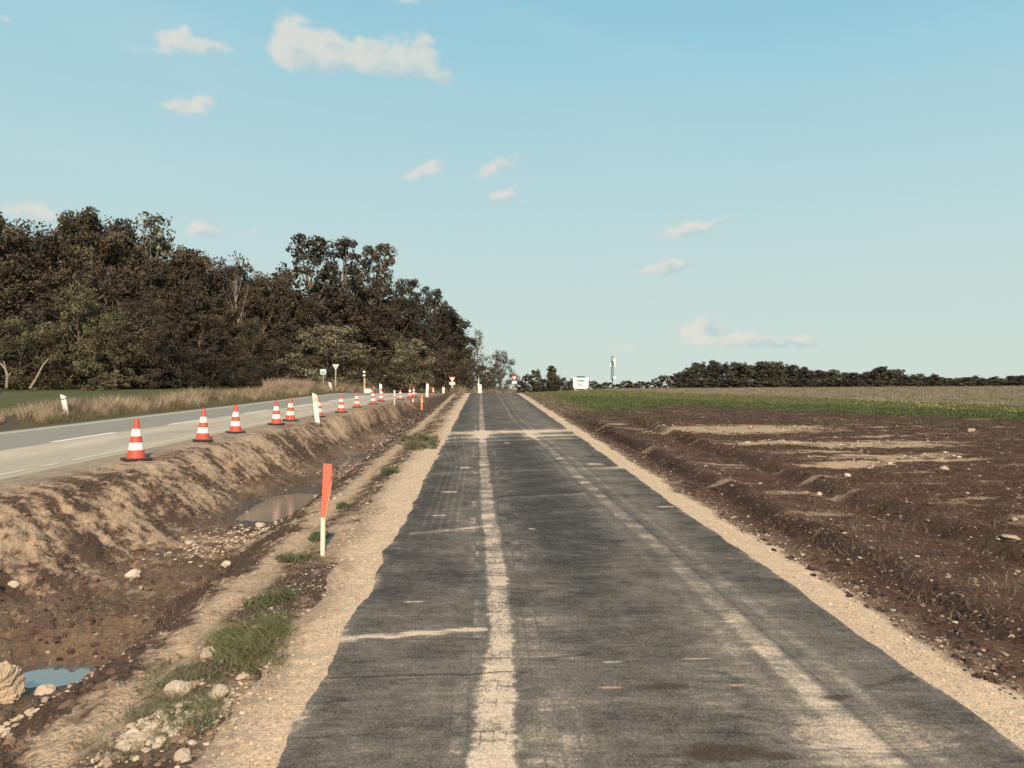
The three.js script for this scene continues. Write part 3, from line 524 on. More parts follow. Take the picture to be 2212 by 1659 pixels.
{
  const r = rng(33);
  // tall dry grass along the far verge of the road
  const tall = tuftGeo(1, 14, .4, 1.0, .028, .16, .35), tallB = tuftGeo(2, 10, .6, 1.15, .034, .13, .22);
  const A = [], Bq = [];
  for (let i = 0; i < 9000; i++) {
    const d = 13 * Math.exp(r() * Math.log(85 / 13)), t = .75 + r() * lerp(4.6, 6.5, sst(25, 60, d)), x = roadL(d) - t; const g = fbm(x * .3, d * .18, 3);
    const edge = sst(.5, 1.9, t), sc = .8 * (.28 + .72 * edge) * (.6 + .7 * clamp(.5 + 1.4 * g + .5 * n2(x * 1.3, d * .9))) * lerp(.62, 1, sst(22, 45, d)) * lerp(1, .66, sst(30, 60, d)) * lerp(1, .5, sst(2.4, 5, t));
    const mode = fbm(x * .9 + 9, d * .8, 3) * 1.3 + .3 * (r() - .5); let c = mode > .0 ? mix3([.42, .33, .225], [.29, .22, .145], r()) : mix3([.17, .12, .085], [.075, .052, .036], r()); if (t < 1.3 || r() < .1) c = mix3([.10, .10, .04], [.16, .13, .06], r());
    if (Math.abs(x / d + .60) < .011 && d < 27) continue; (r() < .6 ? A : Bq).push({ x, y: H(x, d) - .02, z: -d, sx: sc * (1 + d * .006), sy: sc, sz: sc * (1 + d * .006), ry: r() * 7, c });
  }
  // the taller pale reeds by the signs
  for (let i = 0; i < 160; i++) { const d = 56 + 10 * r(), px = 600 + 60 * (r() + r() - 1) + 20, x = atD(px, d); const c = mix3([.36, .27, .18], [.26, .18, .12], r()); Bq.push({ x, y: H(x, d), z: -d, sx: 1.3, sy: .55 + .5 * r(), sz: 1.3, ry: r() * 7, c }); }
  for (let i = 0; i < 2200; i++) { const d = 58 + 42 * r(), px = 690 + 420 * r(), x = atD(px, d); if (x > roadL(d) - .8 && x < 3) { if (x < roadR(d) + 1.2) continue; } if (x > -1.6 && x < 3.4 && d < 78) continue; const c = r() < .55 ? mix3([.30, .215, .145], [.20, .145, .10], r()) : mix3([.15, .115, .07], [.12, .11, .06], r()); const sc = .4 + .5 * r(); Bq.push({ x, y: H(x, d), z: -d, sx: 1.3, sy: sc, sz: 1.3, ry: r() * 7, c }); }
  scatter('dry_grass', 'tall straw coloured grass along the far verge of the road', tall, grassM, A);
  scatter('dry_grass', 'taller brown and straw stalks standing in the far verge', tallB, grassM, Bq);
  // green strip and dry meadow on the right
  const low = tuftGeo(3, 12, .07, .2, .022, .2, .5, 1), G = [], M = [];
  for (let i = 0; i < 26000; i++) {
    const d = 22 + 46 * r() ** 1.3, x = 2.8 + r() * (d * .95); const s = soilMask(x, d); if (s > .5 && r() > .03) continue; if (x < 3.6 && r() < .6) continue;
    const top = interp([[2.7, 70], [9, 62], [14, 52], [21, 40], [26, 31], [40, 22]], x) + 2 * n2(x * .3, 7), f = d / top, k = .75 + .5 * r();
    let c = f < 1 ? mix3([.062, .085, .022], [.115, .132, .04], r()) : mix3([.30, .23, .155], [.17, .15, .08], r()); if (x < 4.5 && d > 27) c = mix3(c, [.20, .14, .09], .75);
    if (f > .72 && f < 1) c = mix3(c, [.17, .165, .065], .7);
    G.push({ x, y: H(x, d) - .01, z: -d, sx: .9 + .6 * r(), sy: (.3 + .5 * r()) * (f > 1 ? .9 : 1), sz: .9 + .6 * r(), ry: r() * 7, c: [c[0] * k, c[1] * k, c[2] * k] });
  }
  scatter('meadow_grass', 'short green and dry grass behind the bare field', low, grassM, G);
  // yellow flowers
  const F = []; const fg = new THREE.OctahedronGeometry(.028, 0);
  for (let i = 0; i < 430; i++) { const px = 1840 + 390 * r(), t = (px - 1840) / 390, py = lerp(870, 897, t) + (r() + r() + r() - 1.5) * 13; if (r() < .75 * sst(.2, 1, Math.abs(n2(px / 60, 3)) ) * 0) continue; const p = hit(px, py); if (!p || soilMask(p.x, p.d) > .5) continue; if (fbm(p.x * .5, p.d * .35, 2) < -.02 + .25 * r()) continue; F.push({ x: p.x, y: p.y + .16 + .1 * r(), z: -p.d, sx: .7 + .8 * r(), sy: .6, c: [.62, .5, .14] }); }
  scatter('yellow_flowers', 'yellow flowers dotting the edge of the green strip', fg, whiteM, F);
  // sprigs and stubble in the soil
  const twig = tuftGeo(4, 4, .03, .10, .006, .06, .9, 2), S = [];
  for (let i = 0; i < 3600; i++) { const d = 5 * Math.exp(r() * Math.log(30 / 4)), x = 3.2 + r() * d * .85; if (soilMask(x, d) < .5) continue; if (n2(x * .5, d * .4) < -.05 && r() < .8) continue; const c = r() < .5 ? [.15, .125, .06] : [.20, .15, .10]; S.push({ x, y: H(x, d) - .005, z: -d, sx: 1 + d * .03, sy: .6 + .9 * r(), sz: 1 + d * .03, ry: r() * 7, c }); }
  scatter('dry_sprigs', 'thin dry sprigs sprouting from the bare field', twig, grassM, S);
  const SH = []; const sprig = tuftGeo(14, 5, .015, .06, .004, .03, 1.1, 2);
  for (let i = 0; i < 1500; i++) { const d = 3 * Math.exp(r() * Math.log(26 / 3)), x = -1.62 + (r() + r() - 1) * .42; if (x > gravL(d) + .02) continue; if (fbm(x * 2.2, d * .9, 3) < -.05 + .3 * (r() - .5)) continue; const c = r() < .55 ? mix3([.07, .075, .03], [.14, .135, .055], r()) : mix3([.3, .22, .13], [.18, .12, .075], r()); SH.push({ x, y: H(x, d) - .003, z: -d, sx: .8 + r(), sy: .6 + 1.1 * r(), sz: .8 + r(), ry: r() * 7, c }); }
  scatter('shoulder_sprigs', 'scattered small weeds and dry stalks on the soil beside the gravel strip', sprig, grassM, SH);
  // green weeds of the foreground shoulder, each clump its own plant
  const blade = tuftGeo(6, 22, .03, .105, .0055, .065, 1.2, 3), weed = tuftGeo(7, 22, .03, .075, .012, .05, 1.1, 2);
  const clump = (label, list, n, hgt, g = blade, seed = 1, col = [[.085, .092, .035], [.17, .165, .07]]) => {
    const q = rng(seed), geos = []; 
    for (let i = 0; i < n; i++) { const [px, py, rx, ry] = list[Math.floor(q() * list.length)]; const a = q() * 6.283, rr = Math.sqrt(q()); const p = hit(px + Math.cos(a) * rr * rx, py + Math.sin(a) * rr * ry); if (!p || p.d > 30) continue; const c = g.clone(); const s = hgt * (.6 + .8 * q()); c.rotateY(q() * 7); c.scale(s, s, s); c.translate(p.x, p.y - .004, -p.d); const k = mix3(col[0], col[1], q()), cc = new Float32Array(c.attributes.position.count * 3); for (let v = 0; v < cc.length; v += 3) { cc[v] = k[0]; cc[v + 1] = k[1]; cc[v + 2] = k[2]; } c.setAttribute('color', new THREE.BufferAttribute(cc, 3)); geos.push(c); }
    const o = mesh('grass_clump', mergeGeometries(geos), weedM, scene); tag(o, label, 'grass'); return o;
  };
  const weedM = new THREE.MeshStandardMaterial({ color: 0xffffff, vertexColors: true, roughness: .85, side: THREE.DoubleSide });
  clump('thick green grass clump in the left foreground, the largest on the shoulder', [[560, 1375, 70, 32], [590, 1360, 45, 24], [520, 1405, 62, 34], [560, 1430, 60, 30], [500, 1385, 45, 22]], 170, .95, blade, 3);
  clump('sparse grass around the largest pale foreground stone', [[430, 1470, 50, 40], [360, 1460, 45, 30], [455, 1540, 40, 30], [330, 1545, 50, 26], [400, 1550, 70, 32], [350, 1500, 60, 30]], 120, .8, blade, 4, [[.09, .095, .045], [.19, .18, .09]]);
  clump('thin weedy grass at the bottom edge below the foreground rubble', [[240, 1620, 70, 30], [400, 1600, 60, 25]], 45, .6, blade, 12, [[.12, .10, .055], [.2, .17, .09]]);
  clump('small dark green weed on the left of the orange and white stake', [[686, 1162, 15, 9]], 26, 1.0, weed, 5, [[.04, .065, .025], [.085, .11, .04]]);
  clump('low weeds on the shoulder below the orange and white stake', [[636, 1207, 34, 8]], 34, .9, weed, 6, [[.06, .07, .03], [.12, .12, .055]]);
  clump('patch of small weeds on the shoulder above the thick grass clump', [[605, 1290, 30, 16], [560, 1310, 26, 10], [590, 1296, 18, 12]], 34, .9, weed, 7, [[.055, .065, .03], [.12, .12, .055]]);
  clump('small weed on the sandy shoulder halfway along the path', [[843, 1022, 14, 5]], 16, 1.2, weed, 8, [[.05, .065, .03], [.1, .11, .05]]);
  clump('weed strip on the bank top left of the sand crossing', [[905, 957, 40, 18]], 60, 1.8, weed, 9, [[.07, .075, .035], [.13, .12, .06]]);
  clump('tiny weed beside the sandy shoulder just past the stake', [[740, 1095, 7, 6]], 16, 1.0, weed, 10, [[.06, .07, .03], [.12, .12, .05]]);
}

// ------------------------------------------------------------------ trees
function leafCloud(centers, r, nPer, size, tintf, flatUp = .2) {
  const pos = [], nor = [], col = [], n = new THREE.Vector3(), a = new THREE.Vector3(), b = new THREE.Vector3(), rnd = new THREE.Vector3();
  for (const c of centers) {
    const tint = tintf(c);
    for (let i = 0; i < nPer * (c.k ?? 1); i++) {
      rnd.set(r() - .5, r() - .5, r() - .5).normalize(); const rad = c.r * Math.cbrt(.15 + .85 * r());
      const px = c.x + rnd.x * rad, py = c.y + rnd.y * rad * .72, pz = c.z + rnd.z * rad;
      n.set(rnd.x + (r() - .5) * 1.3, rnd.y + flatUp + (r() - .5) * 1.3, rnd.z + (r() - .5) * 1.3).normalize();
      a.set(r() - .5, r() - .5, r() - .5).cross(n).normalize(); b.crossVectors(n, a);
      const s = size * (.55 + .9 * r()), w = s * .62, k = tint * (.72 + .56 * r()), hue = (r() - .5) * .16;
      const quad = [[a, -s], [b, w], [a, s], [b, -w]].map(([v, t]) => [px + v.x * t, py + v.y * t, pz + v.z * t]);
      for (const q of [0, 2, 1, 0, 3, 2]) { pos.push(...quad[q]); nor.push(n.x, n.y, n.z); col.push(k * (1 + hue), k, k * (1 - hue)); }
    }
  }
  const g = new THREE.BufferGeometry(); g.setAttribute('position', new THREE.Float32BufferAttribute(pos, 3)); g.setAttribute('normal', new THREE.Float32BufferAttribute(nor, 3)); g.setAttribute('color', new THREE.Float32BufferAttribute(col, 3)); return g;
}
function limb(p, q, r0, r1, seg = 5) { const v = new THREE.Vector3().subVectors(q, p), g = new THREE.CylinderGeometry(r1, r0, v.length(), seg, 1, true); g.translate(0, v.length() / 2, 0); g.applyQuaternion(new THREE.Quaternion().setFromUnitVectors(new THREE.Vector3(0, 1, 0), v.clone().normalize())); g.translate(p.x, p.y, p.z); return g; }
// a unit tree 10 m tall: returns the geometry of trunk and crown
function treeGeo(seed, o) {
  const r = rng(seed), centers = [], wood = [], T = o.trunk ?? .22;
  const P = (x, y, z) => new THREE.Vector3(x, y, z);
  let prev = P(0, -.3, 0), lean = (r() - .5) * .6;
  const axis = [prev]; for (let k = 1; k <= 6; k++) { const q = P(lean * k / 6 + (r() - .5) * .35, k * (o.h0 ?? 9) / 6, (r() - .5) * .4); wood.push(limb(prev, q, T * (1 - (k - 1) / 7), T * (1 - k / 7), 7)); prev = q; axis.push(q); }
  const lobes = [];
  for (let i = 0; i < o.lobes; i++) {
    const t = o.base + (1 - o.base) * ((i + r() * .9) / o.lobes), prof = o.profile(t), a = i * 2.4 + r() * 1.2, rad = o.width * prof * (.35 + .6 * r());
    lobes.push({ x: Math.cos(a) * rad, y: 10 * t - .5, z: Math.sin(a) * rad, r: o.lobeR * (.65 + .7 * r()) * (.55 + .45 * prof) });
  }
  for (const L of lobes) {
    const k = Math.min(5, Math.max(1, Math.floor((L.y - 1.2) / 10 * 6))), st = axis[k], mid = P(lerp(st.x, L.x, .5), lerp(st.y, L.y, .42), lerp(st.z, L.z, .5)), en = P(L.x, L.y, L.z);
    wood.push(limb(st, mid, T * .4, T * .25, 5), limb(mid, en, T * .25, T * .08, 4));
    const n = Math.round(o.clumps * (.6 + .8 * r()));
    for (let i = 0; i < n; i++) {
      const v = new THREE.Vector3(r() - .5, r() - .42, r() - .5).normalize(), rad = L.r * (.55 + .6 * r());
      const c = { x: L.x + v.x * rad, y: Math.max(o.floor ?? .6, L.y + v.y * rad * .8), z: L.z + v.z * rad, r: o.clumpR * (.6 + .8 * r()), v };
      if (i % 3 === 0) wood.push(limb(en, P(c.x, c.y, c.z), T * .08, T * .025, 3));
      centers.push(c);
    }
  }
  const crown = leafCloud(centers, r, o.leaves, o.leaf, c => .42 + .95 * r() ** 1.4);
  return { crown, wood: mergeGeometries(wood) };
}
const dome = t => Math.sin(Math.PI * clamp(.12 + .86 * t) ** .9) ** .6;
const oval = t => Math.sin(Math.PI * clamp(.03 + .95 * t)) ** .7;
const cone = t => 1.02 - t;
const kinds = {
  broad: [1, 2, 3, 4].map(s => treeGeo(s * 11, { lobes: 22, base: .12, width: 3.4, profile: dome, lobeR: 1.25, clumps: 13, clumpR: .55, leaves: 46, leaf: .105 })),
  airy: [1, 2].map(s => treeGeo(s * 17, { lobes: 22, base: .3, width: 2.9, profile: dome, lobeR: 1.0, clumps: 8, clumpR: .42, leaves: 34, leaf: .105, trunk: .2 })),
  feather: [1, 2].map(s => treeGeo(s * 23, { lobes: 18, base: .3, width: 2.1, profile: oval, lobeR: .9, clumps: 9, clumpR: .38, leaves: 8, leaf: .12, trunk: .13 })),
  shrub: [1, 2, 3].map(s => treeGeo(s * 31, { lobes: 15, base: .04, width: 4.6, profile: t => Math.sqrt(clamp(1 - t * t * .9)), lobeR: 1.9, clumps: 12, clumpR: .75, leaves: 56, leaf: .115, trunk: .16, floor: .3 })),
  cone: [1].map(s => treeGeo(s * 41, { lobes: 22, base: .05, width: 3.4, profile: cone, lobeR: 1.2, clumps: 9, clumpR: .6, leaves: 26, leaf: .24, floor: .3 })),
  farBroad: [5, 6, 7].map(s => treeGeo(s * 11, { lobes: 22, base: .06, width: 3.4, profile: t => Math.sqrt(clamp(1.02 - t * t)) * (.8 + .2 * t), lobeR: 1.2, clumps: 9, clumpR: .7, leaves: 12, leaf: .27 })),
  farShrub: [8, 9].map(s => treeGeo(s * 31, { lobes: 12, base: .04, width: 4.2, profile: t => Math.sqrt(clamp(1 - t * t * .9)), lobeR: 1.9, clumps: 9, clumpR: .8, leaves: 24, leaf: .34, floor: .3 })),
  bare: [1].map(s => treeGeo(s * 47, { lobes: 14, base: .4, width: 2.2, profile: oval, lobeR: 1.0, clumps: 7, clumpR: .4, leaves: 5, leaf: .12, trunk: .16 })),
};
const leafMat = (c, t = 0) => new THREE.MeshPhysicalMaterial({ color: lin(...c), vertexColors: true, roughness: .85, side: THREE.DoubleSide });
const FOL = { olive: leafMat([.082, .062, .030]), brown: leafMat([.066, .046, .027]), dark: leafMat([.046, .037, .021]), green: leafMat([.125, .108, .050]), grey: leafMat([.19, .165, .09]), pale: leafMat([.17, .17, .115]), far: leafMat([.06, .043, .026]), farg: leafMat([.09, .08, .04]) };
const barkM = std([.17, .13, .095], .95), barkPale = std([.25, .20, .145], .9), barkDark = std([.06, .045, .034], .95);
let treeN = 0;
function tree(name, label, category, kind, fol, px, pyTop, d, wpx, { bark = barkM, group, vi, turn } = {}) {
  const x = atD(px, d), y = H(x, d) - .1, top = topAt(px, pyTop, d), h = top - y, i = treeN++, v = kinds[kind][(vi ?? i) % kinds[kind].length];
  if (!v.box) { v.crown.computeBoundingBox(); const b = v.crown.boundingBox; v.box = [(b.max.x - b.min.x + b.max.z - b.min.z) / 2 * .88, b.max.y * .97]; }
  const s = wpx / fpx * d / v.box[0] * (kind === 'broad' ? 1.15 : 1), o = thing(name, label, category, [x, y, -d], turn ?? i * 2.399, group);
  o.scale.set(s, h / v.box[1], s);
  part('trunk', v.wood, bark, o); part('crown', v.crown, FOL[fol], o);
  return o;
}
const WOODL = 'dark leafy tree in the dense wood left of the road', WG = 'trees of the wood left of the road';
const jit = rng(64);
// back rows and the tall mass of the wood
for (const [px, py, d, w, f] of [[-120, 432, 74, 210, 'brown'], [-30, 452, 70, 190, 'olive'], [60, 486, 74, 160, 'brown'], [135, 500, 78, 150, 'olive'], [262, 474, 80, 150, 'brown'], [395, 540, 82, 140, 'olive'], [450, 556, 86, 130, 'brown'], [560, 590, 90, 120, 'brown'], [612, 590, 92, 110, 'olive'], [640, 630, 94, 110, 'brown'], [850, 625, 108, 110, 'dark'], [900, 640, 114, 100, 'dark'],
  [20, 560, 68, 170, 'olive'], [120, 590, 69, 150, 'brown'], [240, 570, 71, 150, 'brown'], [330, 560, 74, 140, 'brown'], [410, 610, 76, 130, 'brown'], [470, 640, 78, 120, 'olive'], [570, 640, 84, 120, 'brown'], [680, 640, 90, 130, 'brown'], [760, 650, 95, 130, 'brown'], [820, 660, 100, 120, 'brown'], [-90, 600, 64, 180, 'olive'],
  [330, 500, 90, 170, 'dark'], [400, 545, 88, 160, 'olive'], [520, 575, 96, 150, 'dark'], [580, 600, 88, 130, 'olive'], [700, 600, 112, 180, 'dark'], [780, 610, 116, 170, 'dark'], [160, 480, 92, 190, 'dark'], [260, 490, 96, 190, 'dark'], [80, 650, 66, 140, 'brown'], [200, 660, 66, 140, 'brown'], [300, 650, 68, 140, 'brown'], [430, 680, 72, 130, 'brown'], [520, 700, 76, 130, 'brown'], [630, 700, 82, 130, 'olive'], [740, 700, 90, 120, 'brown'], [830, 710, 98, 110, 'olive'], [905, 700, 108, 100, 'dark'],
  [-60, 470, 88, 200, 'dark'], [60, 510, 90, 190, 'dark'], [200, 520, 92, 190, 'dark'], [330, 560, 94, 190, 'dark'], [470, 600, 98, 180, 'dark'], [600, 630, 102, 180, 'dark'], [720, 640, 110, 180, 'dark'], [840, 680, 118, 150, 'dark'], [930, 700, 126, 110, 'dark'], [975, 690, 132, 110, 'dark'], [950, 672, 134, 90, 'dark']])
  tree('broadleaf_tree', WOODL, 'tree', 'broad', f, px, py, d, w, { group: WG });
tree('broadleaf_tree', 'domed dark tree whose crown rises highest near the left edge of the wood', 'tree', 'broad', 'olive', 198, 455, 75, 165, { vi: 1 });
tree('feathery_tree', 'pale feathery tree showing sky through its crown above the wood', 'tree', 'feather', 'pale', 325, 464, 86, 165, { bark: barkPale });
tree('bare_tree', 'nearly bare tree with a pale forked trunk inside the wood', 'tree', 'bare', 'brown', 512, 548, 78, 80, { bark: barkPale });
tree('tall_tree', 'tall dark tree with layered branches, tallest above the middle of the wood', 'tree', 'airy', 'dark', 668, 512, 96, 165, { vi: 0 });
tree('tall_tree', 'tall dark tree with drooping gaps just right of the tallest one', 'tree', 'airy', 'dark', 742, 520, 98, 160, { vi: 1 });
tree('tall_tree', 'thin airy tree with open crown right of the two tall dark trees', 'tree', 'airy', 'olive', 815, 532, 104, 140, { vi: 0, turn: 2.2 });
tree('edge_tree', 'slender tree with upward tufts right of the airy tree', 'tree', 'airy', 'dark', 884, 606, 114, 110, { vi: 1, turn: .8 });
tree('edge_tree', 'leaning tufted tree on the wood edge before the rounded last tree', 'tree', 'airy', 'dark', 933, 624, 120, 100, { vi: 0, turn: 4 });
tree('rounded_tree', 'rounded dark tree that ends the wood on the right', 'tree', 'broad', 'dark', 968, 656, 128, 120, { vi: 2 });
tree('birch_tree', 'slim pale birch just right of the rounded last tree', 'tree', 'feather', 'pale', 1032, 714, 150, 42, { bark: barkPale });
tree('bushy_tree', 'bushy green tree behind the left end of the path', 'tree', 'shrub', 'olive', 1080, 758, 150, 80, { vi: 2 });
// lit shrubs along the front of the wood
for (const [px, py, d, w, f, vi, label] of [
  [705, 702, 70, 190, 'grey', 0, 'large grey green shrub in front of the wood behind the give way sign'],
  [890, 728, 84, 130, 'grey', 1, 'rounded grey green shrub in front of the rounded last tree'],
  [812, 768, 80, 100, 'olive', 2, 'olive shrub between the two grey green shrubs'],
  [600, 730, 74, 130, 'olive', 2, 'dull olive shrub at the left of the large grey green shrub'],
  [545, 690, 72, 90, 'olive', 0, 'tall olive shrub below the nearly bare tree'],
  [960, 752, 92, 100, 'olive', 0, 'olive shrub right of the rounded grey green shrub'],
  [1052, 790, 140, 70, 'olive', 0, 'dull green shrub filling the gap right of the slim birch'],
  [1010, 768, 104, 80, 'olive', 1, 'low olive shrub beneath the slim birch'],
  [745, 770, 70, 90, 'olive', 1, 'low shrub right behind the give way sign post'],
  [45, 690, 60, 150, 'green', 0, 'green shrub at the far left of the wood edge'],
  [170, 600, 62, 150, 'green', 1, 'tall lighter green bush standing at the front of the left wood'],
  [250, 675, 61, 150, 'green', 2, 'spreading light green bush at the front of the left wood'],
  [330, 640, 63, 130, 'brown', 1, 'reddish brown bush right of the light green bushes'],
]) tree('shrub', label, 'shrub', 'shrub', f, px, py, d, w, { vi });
for (const [px, py, d, w] of [[-40, 745, 60, 150], [60, 760, 61, 130], [150, 770, 62, 130], [230, 765, 63, 130], [310, 755, 64, 130], [390, 750, 65, 130], [460, 760, 66, 120], [530, 765, 67, 110], [590, 785, 70, 90], [660, 790, 72, 90], [860, 800, 84, 80], [920, 806, 90, 80], [1000, 812, 104, 70], [1050, 815, 120, 70]])
  tree('undergrowth', 'low brown undergrowth bush at the foot of the wood', 'shrub', 'shrub', jit() < .7 ? 'brown' : 'dark', px, py, d, w, { group: 'undergrowth bushes along the wood edge', bark: barkDark });
// distance, beyond the brow
for (const [px, py, d, w, k, f, label] of [
  [1142, 808, 170, 46, 'shrub', 'far', 'dark bush behind the give way sign at the end of the path'],
  [1160, 797, 180, 34, 'shrub', 'farg', 'pointed bush between the path end and the white truck'],
  [1192, 791, 180, 40, 'cone', 'farg', 'dark conical tree left of the white truck'],
  [1216, 815, 175, 26, 'shrub', 'far', 'small bush touching the left of the white truck'],
  [1282, 822, 200, 34, 'shrub', 'far', 'bush just right of the white truck'],
  [1310, 825, 220, 40, 'shrub', 'far', 'low dark bush left of the telecom mast'],
  [1352, 822, 220, 46, 'shrub', 'far', 'low dark bush right of the telecom mast'],
  [1386, 823, 220, 34, 'shrub', 'far', 'low bush midway between the mast and the far wood'],
  [1126, 822, 170, 34, 'shrub', 'far', 'low bush at the right foot of the bushy green tree'],
  [1176, 818, 176, 40, 'shrub', 'far', 'low bush filling the gap beside the conical tree'],
  [1206, 820, 172, 36, 'shrub', 'far', 'low dark bush at the right foot of the conical tree'],
  [1228, 826, 178, 26, 'shrub', 'far', 'tiny bush behind the left edge of the white truck'],
  [1296, 829, 205, 30, 'shrub', 'far', 'lowest bush between the white truck and the mast'],
  [1333, 829, 215, 30, 'shrub', 'far', 'low bush right in front of the mast foot'],
  [1370, 827, 215, 34, 'shrub', 'far', 'very low dark bush right of the mast bushes'],
  [1404, 824, 210, 34, 'shrub', 'far', 'low dark bush before the lighter green bush of the far wood'],
  [1428, 810, 190, 54, 'shrub', 'farg', 'lighter green bush at the left end of the far wood'],
]) tree(k === 'cone' ? 'conical_tree' : 'bush', label, k === 'cone' ? 'tree' : 'bush', k === 'shrub' ? 'farShrub' : k, f, px, py, d, w, { bark: barkDark });
{
  const sky = [[1455, 814], [1490, 788], [1540, 779], [1575, 783], [1620, 786], [1660, 780], [1720, 788], [1760, 795], [1800, 796], [1830, 800], [1880, 803], [1912, 791], [1960, 806], [2010, 808], [2050, 815], [2100, 811], [2150, 815], [2210, 810], [2290, 806]];
  for (let px = 1462; px < 2300; px += 15) { const y = interp(sky, px) + (jit() - .3) * 9, d = 215 + jit() * 50; tree('far_tree', 'dark tree in the far wood behind the field', 'tree', 'farBroad', jit() < .7 ? 'far' : 'farg', px + (jit() - .5) * 12, y, d, 36 + jit() * 22, { group: 'trees of the far wood on the right', bark: barkDark }); }
  for (let px = 1470; px < 2300; px += 34) tree('far_shrub', 'low brown shrub at the foot of the far wood', 'shrub', 'farShrub', jit() < .6 ? 'far' : 'farg', px + (jit() - .5) * 16, 822 - jit() * 6 - (px > 1900 ? -3 : 0), 205 + jit() * 8, 56, { group: 'shrubs at the foot of the far wood', bark: barkDark });
}
// pale dead trunks at the left edge of the wood
function deadTree(label, pts, r0, mat) {
  const o = thing('dead_tree', label, 'tree', [pts[0][0][0], pts[0][0][1], pts[0][0][2]]);
  pts.forEach((line, k) => { const gs = []; for (let i = 0; i < line.length - 1; i++) { const a = new THREE.Vector3(...line[i]).sub(o.position), b = new THREE.Vector3(...line[i + 1]).sub(o.position); gs.push(limb(a, b, r0 * (k ? .55 : 1) * (1 - i / line.length * .6), r0 * (k ? .55 : 1) * (1 - (i + 1) / line.length * .6), 7)); } part(k ? 'branch' : 'trunk', mergeGeometries(gs), mat, o); });
}
const at = (px, py, d) => [atD(px, d), topAt(px, py, d), -d];
deadTree('white crooked trunk with a side branch at the left edge of the wood', [[at(14, 838, 56), at(16, 812, 56), at(12, 798, 56.2), at(2, 786, 56.4), at(-10, 784, 56.5)], [at(16, 812, 56), at(24, 806, 56.1)], [at(12, 798, 56.2), at(8, 780, 56.3)]], .1, barkPale);
deadTree('pale thin trunk leaning right at the edge of the wood', [[at(64, 840, 56), at(78, 818, 56.4), at(92, 790, 57), at(104, 776, 57.5)], [at(78, 818, 56.4), at(84, 812, 56.2)]], .09, barkPale);
deadTree('dark leaning branch across the left edge of the meadow', [[at(-14, 872, 34), at(2, 846, 34.5), at(12, 838, 35)], [at(2, 846, 34.5), at(-4, 838, 34.8)]], .05, barkDark);

// ------------------------------------------------------------------ traffic cones
const dirtT = (lo) => { const n = 256, a = new Uint8Array(n * n * 4); for (let j = 0; j < n; j++) for (let i = 0; i < n; i++) { const f = sst(.05, .55, fbm(i / 22, j / 30, 4) + .35 * (1 - j / n) ** 2), g = sst(.3, .5, n2(i / 4, j / 26)) * .5, k = (j * n + i) * 4, m = clamp(f * .55 + g * .4); a[k] = 255 * l2s(lerp(1, lo[0], m)); a[k + 1] = 255 * l2s(lerp(1, lo[1], m)); a[k + 2] = 255 * l2s(lerp(1, lo[2], m)); a[k + 3] = 255; } const t = new THREE.DataTexture(a, n, n); t.colorSpace = THREE.SRGBColorSpace; t.magFilter = t.minFilter = THREE.LinearFilter; t.wrapS = t.wrapT = THREE.RepeatWrapping; t.needsUpdate = true; return t; };
const coneRed = std([.62, .072, .040], .55, { map: dirtT([.62, 1, 1]) }), coneWhite = std([.82, .79, .72], .5, { map: dirtT([.62, .55, .45]) }), rubber = std([.035, .031, .028], .85);
function coneThing(label) {
  const o = thing('traffic_cone', label, 'traffic cone', [0, 0, 0], 0, 'traffic cones along the road edge');
  const s = new THREE.Shape(); const a = .215, c = .05; s.moveTo(-a + c, -a); s.lineTo(a - c, -a); s.lineTo(a, -a + c); s.lineTo(a, a - c); s.lineTo(a - c, a); s.lineTo(-a + c, a); s.lineTo(-a, a - c); s.lineTo(-a, -a + c); s.closePath();
  const g = new THREE.ExtrudeGeometry(s, { depth: .028, bevelEnabled: true, bevelSize: .008, bevelThickness: .006, bevelSegments: 2 }); g.rotateX(-Math.PI / 2); g.translate(0, .006, 0);
  part('base_plate', g, rubber, o);
  const R = t => lerp(.158, .036, t), Y = t => .036 + .714 * t;
  const bodyP = [[.172, .036], [.165, .048], [R(.03), Y(.03)], [R(.5), Y(.5)], [R(.985), Y(.985)], [R(1) - .004, Y(1)], [.022, Y(1)], [.022, Y(.9)]].map(p => new THREE.Vector2(...p));
  part('body', new THREE.LatheGeometry(bodyP, 32), coneRed, o);
  for (const [t0, t1] of [[.205, .395], [.555, .745]]) part('reflective_band', new THREE.LatheGeometry([[R(t0), Y(t0)], [R(t0) + .004, Y(t0) + .001], [R(t1) + .004, Y(t1) - .001], [R(t1), Y(t1)]].map(p => new THREE.Vector2(...p)), 32), coneWhite, o);
  return o;
}
const protoCone = coneThing('');
const coneList = [
  [294, 995, 89, 'nearest and largest red and white traffic cone at the ditch edge'],
  [438, 954, 69, 'red and white traffic cone second nearest along the ditch edge'],
  [509, 936, 60, 'red and white traffic cone third nearest along the ditch edge'],
  [597, 918, 52, 'left one of two close traffic cones left of the leaning white post'],
  [627, 910, 50, 'right one of two close traffic cones left of the leaning white post'],
  [689, 902, 42, 'traffic cone half hidden behind the large leaning white post'],
  [737, 892, 39, 'first traffic cone to the right of the large leaning white post'],
  [771, 881, 32, 'second traffic cone to the right of the large leaning white post'],
  [806, 874, 30, 'traffic cone with another cone right behind its tip'],
  [823, 868, 28, 'traffic cone in front of a white marker post across the road'],
  [865, 865, 23, 'traffic cone just right of the thin grey stake'],
  [886, 860, 22, 'left cone of the tight pair near the end of the ditch'],
  [894, 858, 21, 'right cone of the tight pair near the end of the ditch'],
  [909, 850, 16, 'small cone right behind the orange stake at the ditch end'],
  [936, 849, 14, 'far cone right of the white post at the ditch end'],
  [807, 850, 16, 'far cone across the road seen above the tip of a nearer cone'],
];
